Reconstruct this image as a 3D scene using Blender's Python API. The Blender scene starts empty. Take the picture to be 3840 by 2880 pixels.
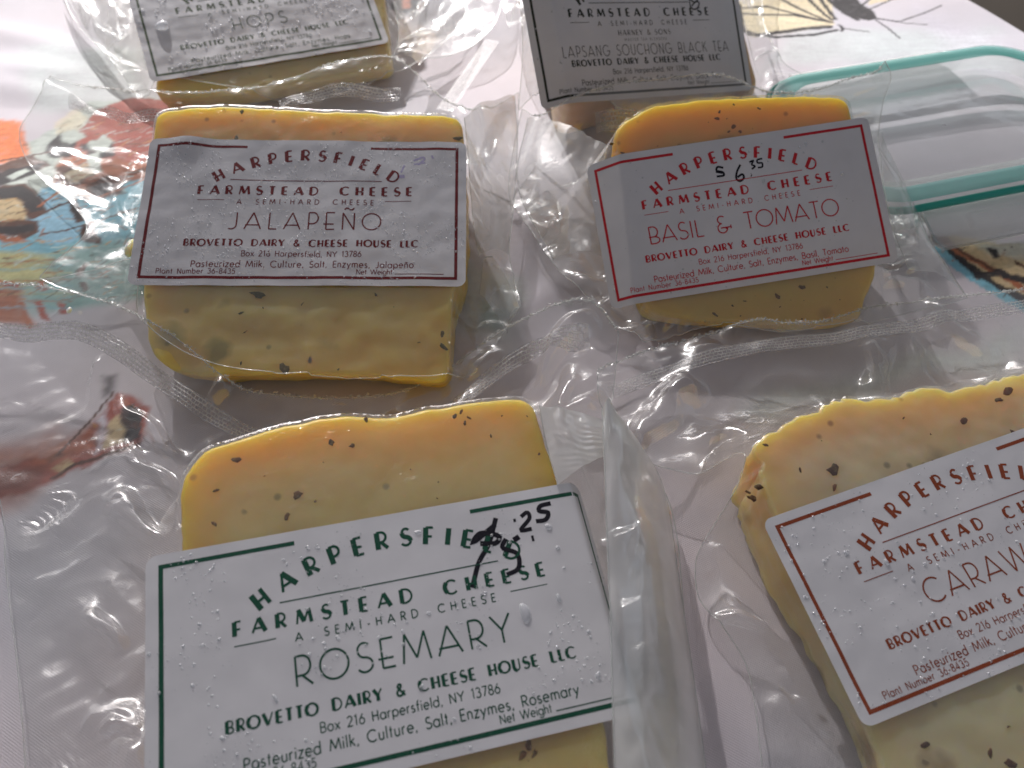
import bpy, math, random
import numpy as np
from mathutils import Vector

SC = bpy.context.scene
COL = SC.collection
MM = 0.001
random.seed(7)
RNG = np.random.default_rng(11)

# ------------------------------------------------------------------ camera, sky, sun, exposure
cam_d = bpy.data.cameras.new('camera')
cam = bpy.data.objects.new('camera', cam_d)
COL.objects.link(cam)
cam_d.sensor_width = 36.0
cam_d.lens = 36.0 * 2850 / 3840
cam_d.clip_start = 0.005
cam_d.clip_end = 400
cam.location = (0, 0, 0.200)
cam.rotation_euler = (math.radians(90 - 53), 0, 0)
cam_d.dof.use_dof = True
cam_d.dof.focus_distance = 0.222
cam_d.dof.aperture_fstop = 15.0
SC.camera = cam

SUN_EL, SUN_AZ = math.radians(28), math.radians(-18)       # behind the table, a little to the left
sdir = Vector((math.sin(SUN_AZ) * math.cos(SUN_EL), math.cos(SUN_AZ) * math.cos(SUN_EL), math.sin(SUN_EL)))
SHADE_Y, ADDED_CANOPY_TL, ADDED_CANOPY_OPEN = 262., .10, .21  # where the added roof's shade begins and how much light it passes
W = bpy.data.worlds.new('World')
SC.world = W
W.use_nodes = True
nt = W.node_tree
sky = nt.nodes.new('ShaderNodeTexSky')
sky.sky_type = 'NISHITA'
sky.sun_disc = False
sky.sun_elevation = SUN_EL
sky.sun_rotation = SUN_AZ
sky.dust_density = 6.0
sky.air_density = 1.3
hs = nt.nodes.new('ShaderNodeHueSaturation')             # a hazy, whitish sky
hs.inputs['Saturation'].default_value = 0.35
nt.links.new(sky.outputs[0], hs.inputs['Color'])
nt.links.new(hs.outputs[0], nt.nodes['Background'].inputs[0])
nt.nodes['Background'].inputs[1].default_value = 0.10
sl = bpy.data.lights.new('sun', 'SUN')
sl.energy = 5.0
sl.angle = math.radians(0.6)
sl.color = (1.0, 0.95, 0.87)
so = bpy.data.objects.new('sun', sl)
so.rotation_euler = (-sdir).to_track_quat('-Z', 'Y').to_euler()
so.location = (0, 0, 3)
COL.objects.link(so)
vs = SC.view_settings
vs.view_transform = 'Standard'
vs.look = 'None'
vs.exposure = 0.38
vs.gamma = 1
vs.use_curve_mapping = False
vs.use_white_balance = True
vs.white_balance_temperature = 6150
vs.white_balance_tint = 14
cy = SC.cycles
cy.use_denoising = True
cy.max_bounces = 14
cy.transparent_max_bounces = 40
cy.transmission_bounces = 8
cy.sample_clamp_indirect = 6
cy.caustics_reflective = False
cy.caustics_refractive = False

# ------------------------------------------------------------------ measured layout, millimetres on the table
PACKS = {'jal': {'pose': [0.0146, 0.318, 0.0333, -69.9498, 200.6333, 30.4918, 1.0323], 'cheese': [(-54.3, 30.1), (-54.7, 35.4), (-52.7, 39.4), (-46.2, 41.4), (-36.7, 42.6), (-12.4, 42.0), (20.2, 40.9), (46.5, 39.8), (51.7, 37.9), (53.1, 32.6), (53.7, 10.8), (52.7, -17.8), (50.2, -29.6), (49.5, -47.6), (48.2, -59.3), (39.2, -60.2), (19.0, -57.9), (-4.0, -57.9), (-26.7, -58.2), (-36.8, -56.7), (-43.2, -51.6), (-47.2, -41.4), (-50.3, -25.1), (-53.2, -4.7), (-54.2, 13.2)], 'bag': {'top': [(-194.9, 296.7, 22), (-187.2, 295.4, 20), (-172.8, 295.4, 17), (-155.0, 298.1, 14), (-121.9, 300.4, 13), (-101.9, 303.6, 15), (-86.3, 309.7, 17), (-66.1, 314.6, 20), (-52.5, 313.0, 22), (-41.3, 305.1, 18), (-28.7, 290.6, 15), (-12.7, 280.7, 16), (2.8, 297.4, 14)], 'right': [(2.8, 297.4, 14), (2.3, 271.5, 9), (1.1, 240.9, 5), (-1.0, 210.2, 4), (3.0, 180.2, 6)], 'bottom': [(-125.4, 171.2, 3), (-111.7, 156.8, 2), (-91.2, 147.6, 2), (-60.7, 145.4, 2), (-38.3, 145.4, 2), (-18.2, 147.6, 2), (-7.1, 161.1, 4), (3.0, 180.2, 6)], 'left': [(-194.9, 296.7, 22), (-200.0, 282.3, 16), (-206.6, 276.3, 9), (-200.4, 263.0, 5), (-186.4, 247.8, 4), (-171.7, 235.1, 4), (-161.4, 219.2, 5), (-166.9, 199.6, 6), (-167.9, 193.3, 6), (-149.4, 195.2, 8), (-136.3, 199.6, 9), (-129.0, 190.1, 5), (-125.4, 171.2, 3)]}, 'fold': [([(-146.7, 297.3), (-160.8, 299.7), (-179.0, 305.1)], 3, 2.5), ([(-203.4, 297.3), (-183.5, 287.0), (-153.6, 274.5)], 4, 3), ([(-156.7, 265.0), (-157.1, 241.3), (-151.7, 224.9)], 3, 3), ([(-21.9, 298.0), (-9.1, 274.5), (-1.1, 232.9)], 5, 4), ([(-20.0, 301.5), (-3.4, 316.1)], 4, 5), ([(-20.4, 284.3), (-10.5, 247.0), (-8.2, 219.6)], 4, 3), ([(-18.5, 209.5), (-11.3, 202.1), (-1.0, 179.2)], 3, 4)], 'seal': [[(-186.1, 287.9, 21), (-176.5, 285.4, 19), (-163.7, 285.1, 17), (-151.8, 288.2, 15), (-138.5, 288.4, 14)], [(-99.8, 292.3, 15), (-80.7, 299.6, 17), (-60.5, 299.2, 19), (-48.4, 296.3, 19)]]}, 'ros': {'pose': [0.2189, 0.1564, 0.0585, -25.4794, 58.5836, 29.3522, 1.0235], 'cheese': [(-46.8, 35.9), (-46.5, 44.1), (-44.0, 49.7), (-39.0, 53.6), (-29.4, 55.4), (-18.0, 56.7), (-7.4, 57.2), (5.4, 54.7), (16.4, 55.1), (30.0, 55.0), (39.3, 54.2), (43.0, 52.0), (43.9, 46.6), (44.3, 37.8), (44.5, 28.6), (43.1, 9.5), (42.1, -17.3), (39.6, -36.7), (38.2, -52.8), (23.5, -52.7), (-12.9, -49.9), (-40.2, -47.3), (-44.2, -42.7), (-45.0, -21.9), (-45.9, 5.7)], 'bag': {'top': [(-179.4, 177.2, 20), (-159.3, 176.5, 20), (-139.4, 171.7, 20), (-119.3, 163.7, 19), (-103.1, 154.1, 16), (-90.5, 144.8, 12), (-79.6, 141.7, 7), (-59.9, 142.1, 4), (-37.9, 143.9, 4), (-22.0, 151.6, 5), (-7.0, 162.1, 10), (3.6, 164.8, 16), (15.5, 168.2, 20), (26.0, 168.9, 20), (34.4, 160.6, 14)], 'right': [(34.4, 160.6, 14), (31.4, 139.5, 10), (27.8, 122.8, 12), (41.9, 109.5, 8), (45.7, 94.4, 6), (45.1, 69.1, 4), (45.3, 37.3, 3), (45.6, 22.1, 3)], 'bottom': [(-103.9, 13.4, 3), (-57.8, -1.0, 3), (-10.2, 0.5, 3), (45.6, 22.1, 3)], 'left': [(-179.4, 177.2, 20), (-169.2, 141.0, 8), (-147.2, 103.2, 3), (-137.4, 82.1, 3), (-121.9, 52.0, 3), (-103.9, 13.4, 3)]}, 'fold': [([(-99.9, 120.5), (-118.0, 134.1), (-128.0, 145.0)], 3, 4), ([(-99.5, 110.9), (-113.5, 118.9), (-122.1, 123.8)], 4, 4), ([(-95.4, 93.0), (-109.4, 100.3), (-120.8, 110.9)], 5, 4), ([(-131.1, 152.5), (-130.9, 137.7), (-137.6, 127.2)], 4, 4), ([(-100.7, 63.2), (-107.9, 70.5), (-114.0, 74.2)], 3, 2.2), ([(-87.4, 42.0), (-95.0, 48.4), (-105.4, 45.2)], 5, 3), ([(-97.9, 43.0), (-93.7, 47.8)], 3, 3), ([(8.1, 143.1), (14.5, 156.4), (30.6, 164.4)], 4, 5), ([(9.2, 127.2), (21.0, 132.4), (30.0, 135.9)], 3, 4), ([(11.9, 120.5), (27.6, 123.0)], 3, 4), ([(-94.0, 137.7), (-88.2, 145.0)], 3, 3), ([(-16.0, 146.8), (-4.0, 158.4)], 4, 3)], 'seal': [[(-174.0, 162.1, 18), (-155.0, 162.7, 18), (-139.6, 161.1, 18), (-125.7, 154.3, 18), (-114.0, 146.6, 16), (-103.3, 139.9, 13), (-92.7, 133.4, 10), (-82.4, 128.8, 8), (-71.0, 126.9, 7)], [(-21.0, 135.3, 6), (-12.5, 142.8, 8), (-3.8, 149.8, 12), (3.5, 153.5, 16), (13.7, 155.9, 19), (24.6, 157.1, 19)]]}, 'bas': {'pose': [0.1975, 0.556, -0.0663, 78.4861, 204.3401, 27.452, 0.9606], 'cheese': [(-37.6, 27.3), (-37.7, 34.1), (-31.1, 39.0), (-21.6, 41.5), (-8.4, 41.6), (7.9, 40.1), (27.4, 37.7), (40.4, 35.6), (45.1, 32.5), (45.8, 25.6), (46.8, 10.3), (45.7, -14.5), (42.3, -28.7), (37.9, -36.2), (33.1, -42.7), (22.3, -43.7), (8.0, -41.8), (-7.5, -38.2), (-26.0, -33.9), (-37.6, -27.3), (-37.6, -16.6), (-37.6, 3.1)], 'bag': {'top': [(4.2, 282.3, 16), (10.9, 268.3, 22), (22.9, 273.3, 26), (41.4, 278.3, 30), (58.4, 281.7, 30), (85.6, 286.3, 28), (104.2, 279.8, 24), (123.9, 283.1, 24), (137.6, 287.6, 26), (145.5, 283.3, 32), (144.7, 277.3, 40)], 'right': [(144.7, 277.3, 40), (147.1, 272.4, 36), (149.7, 274.7, 22), (147.7, 258.0, 12), (154.0, 237.1, 8), (153.9, 209.6, 8), (157.3, 199.6, 6), (160.7, 185.4, 4)], 'bottom': [(44.5, 164.2, 4), (54.2, 168.1, 3), (72.0, 171.0, 3), (93.9, 169.7, 3), (123.6, 174.4, 3), (143.2, 180.4, 3), (160.7, 185.4, 4)], 'left': [(4.2, 282.3, 16), (0.4, 262.1, 9), (-1.1, 239.6, 6), (6.0, 220.7, 6), (17.2, 195.0, 7), (29.4, 179.2, 6), (36.9, 170.3, 4), (44.5, 164.2, 4)]}, 'fold': [([(43.1, 284.3), (25.5, 294.5), (9.1, 301.5)], 5, 5), ([(38.3, 247.0), (17.4, 238.5), (1.7, 244.1)], 5, 4), ([(39.0, 209.5), (21.8, 214.5)], 4, 3), ([(156.6, 308.7), (171.4, 319.8)], 4, 5), ([(143.2, 232.9), (151.8, 219.6), (160.9, 204.5)], 4, 3), ([(134.4, 202.1), (147.7, 190.4)], 4, 3), ([(151.9, 284.3), (149.2, 247.0)], 3, 3)], 'seal': [[(33.5, 267.0, 27), (42.3, 268.0, 30), (58.7, 269.6, 31), (83.5, 274.7, 29)]]}, 'car': {'pose': [0.3396, 0.1969, -0.0448, 118.8395, 81.3059, 21.2576, 0.9438], 'cheese': [(-42.2, 43.4), (-39.2, 45.7), (-30.2, 48.1), (-20.4, 49.1), (-11.0, 49.1), (-4.8, 47.1), (1.9, 46.1), (11.9, 45.3), (19.0, 42.2), (26.8, 41.4), (41.0, 40.3), (62.0, 39.1), (81.2, 36.7), (81.3, 28.8), (61.8, -8.9), (34.5, -46.8), (16.7, -55.1), (-19.0, -50.5), (-49.4, -43.8), (-49.0, -32.4), (-47.5, -7.8), (-47.0, 11.7), (-45.3, 27.3)], 'bag': {'top': [(27.9, 153.3, 4), (45.2, 160.9, 5), (57.5, 163.4, 7), (71.4, 166.6, 9), (81.0, 168.4, 12), (91.2, 167.9, 11), (104.3, 169.8, 10), (121.5, 176.1, 10), (141.3, 179.1, 10), (161.3, 181.7, 10), (191.9, 186.3, 10), (226.1, 194.0, 8)], 'right': [(226.1, 194.0, 8), (228.3, 152.5, 5), (203.7, 88.4, 4), (176.7, 31.3, 4)], 'bottom': [(57.2, 20.3, 3), (88.4, 8.4, 3), (131.2, 15.1, 3), (176.7, 31.3, 4)], 'left': [(27.9, 153.3, 4), (28.2, 137.8, 5), (37.6, 118.7, 7), (50.6, 112.8, 7), (61.7, 110.8, 7), (61.8, 103.3, 7), (53.3, 92.1, 5), (50.1, 85.0, 4), (50.3, 75.3, 4), (55.9, 67.0, 3), (59.4, 58.7, 3), (59.5, 45.5, 3), (57.2, 20.3, 3)]}, 'fold': [([(34.5, 120.5), (49.4, 137.7), (67.4, 158.4)], 7, 5), ([(49.4, 137.7), (59.5, 146.8)], 4, 3), ([(70.2, 122.2), (65.3, 127.2), (52.7, 118.9)], 4, 3), ([(73.7, 97.3), (67.0, 76.8), (74.2, 64.4)], 4, 3), ([(82.1, 62.0), (86.1, 46.2), (89.4, 37.9)], 4, 4), ([(56.6, 90.2), (68.0, 82.1)], 5, 2.5), ([(77.7, 172.7), (69.3, 160.4)], 4, 4), ([(141.7, 177.0), (150.3, 164.4), (162.2, 158.4)], 5, 4)], 'seal': [[(31.5, 143.2, 5), (43.8, 148.9, 6), (55.8, 152.1, 8), (68.2, 156.1, 9), (80.1, 158.3, 11), (98.8, 161.2, 11), (118.2, 165.6, 11), (137.7, 169.3, 11), (160.0, 174.0, 10), (189.6, 179.6, 9)]]}, 'hop': {'pose': [0.3622, 0.3791, 0.0385, -115.5632, 344.8291, 24.1157, 1.0081], 'cheese': [(-48.4, 8.9), (-47.9, 32.2), (-34.1, 59.6), (-14.1, 65.0), (67.1, 67.8), (67.5, 52.8), (60.8, 10.7), (54.6, -18.4), (50.6, -36.2), (40.4, -39.3), (-1.9, -39.4), (-48.3, -34.5), (-50.1, -20.7)], 'bag': {'top': [(-301.2, 516.0, 8), (-249.7, 592.9, 10), (-65.8, 618.6, 10), (-1.7, 502.6, 8)], 'right': [(-1.7, 502.6, 8), (-4.9, 386.2, 10), (-14.7, 352.3, 9), (-31.8, 338.6, 7), (-43.3, 338.0, 5), (-50.2, 332.5, 4)], 'bottom': [(-167.3, 307.4, 5), (-126.0, 305.9, 3), (-85.0, 309.5, 3), (-50.2, 332.5, 4)], 'left': [(-301.2, 516.0, 8), (-254.4, 441.9, 8), (-226.1, 390.3, 8), (-205.9, 358.5, 8), (-187.8, 335.3, 7), (-167.3, 307.4, 5)]}, 'fold': [([(-169.8, 331.4), (-187.1, 360.2), (-210.2, 396.7), (-228.4, 437.8)], 6, 6), ([(-178.7, 339.3), (-210.7, 368.9), (-241.8, 396.7)], 7, 6), ([(-59.0, 351.7), (-48.6, 377.9), (-36.2, 411.6)], 5, 5), ([(-62.7, 377.9), (-41.2, 373.4)], 4, 3), ([(-51.1, 351.7), (-33.7, 364.5), (-25.5, 391.9)], 4, 4)], 'seal': []}, 'lap': {'pose': [0.2495, 0.7294, 0.2616, 55.3196, 310.6497, 34.255, 1.0166], 'cheese': [(-42.0, 16.5), (-36.9, 37.9), (-28.7, 47.0), (12.9, 52.3), (52.7, 53.0), (58.5, 42.4), (55.1, 12.3), (57.0, -12.1), (57.2, -26.5), (35.0, -26.5), (-16.5, -26.5), (-42.0, -26.5), (-42.0, -4.9)], 'bag': {'top': [(4.0, 533.0, 12), (58.8, 580.5, 14), (119.5, 580.5, 14), (160.5, 510.6, 10)], 'right': [(160.5, 510.6, 10), (133.9, 418.1, 9), (124.0, 367.2, 8), (126.0, 333.6, 8), (136.0, 323.3, 6)], 'bottom': [(2.8, 289.4, 8), (38.5, 281.9, 4), (79.3, 288.6, 4), (136.0, 323.3, 6)], 'left': [(4.0, 533.0, 12), (-1.5, 432.7, 12), (-4.8, 378.1, 14), (2.9, 327.1, 14), (4.5, 303.8, 10), (2.8, 289.4, 8)]}, 'fold': [([(13.9, 327.5), (7.9, 368.9), (3.4, 406.6)], 4, 5), ([(120.8, 351.7), (133.0, 355.9)], 5, 4), ([(126.6, 406.6), (137.3, 387.2)], 5, 4), ([(125.9, 377.9), (138.9, 351.7)], 4, 4)], 'seal': []}}
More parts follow.
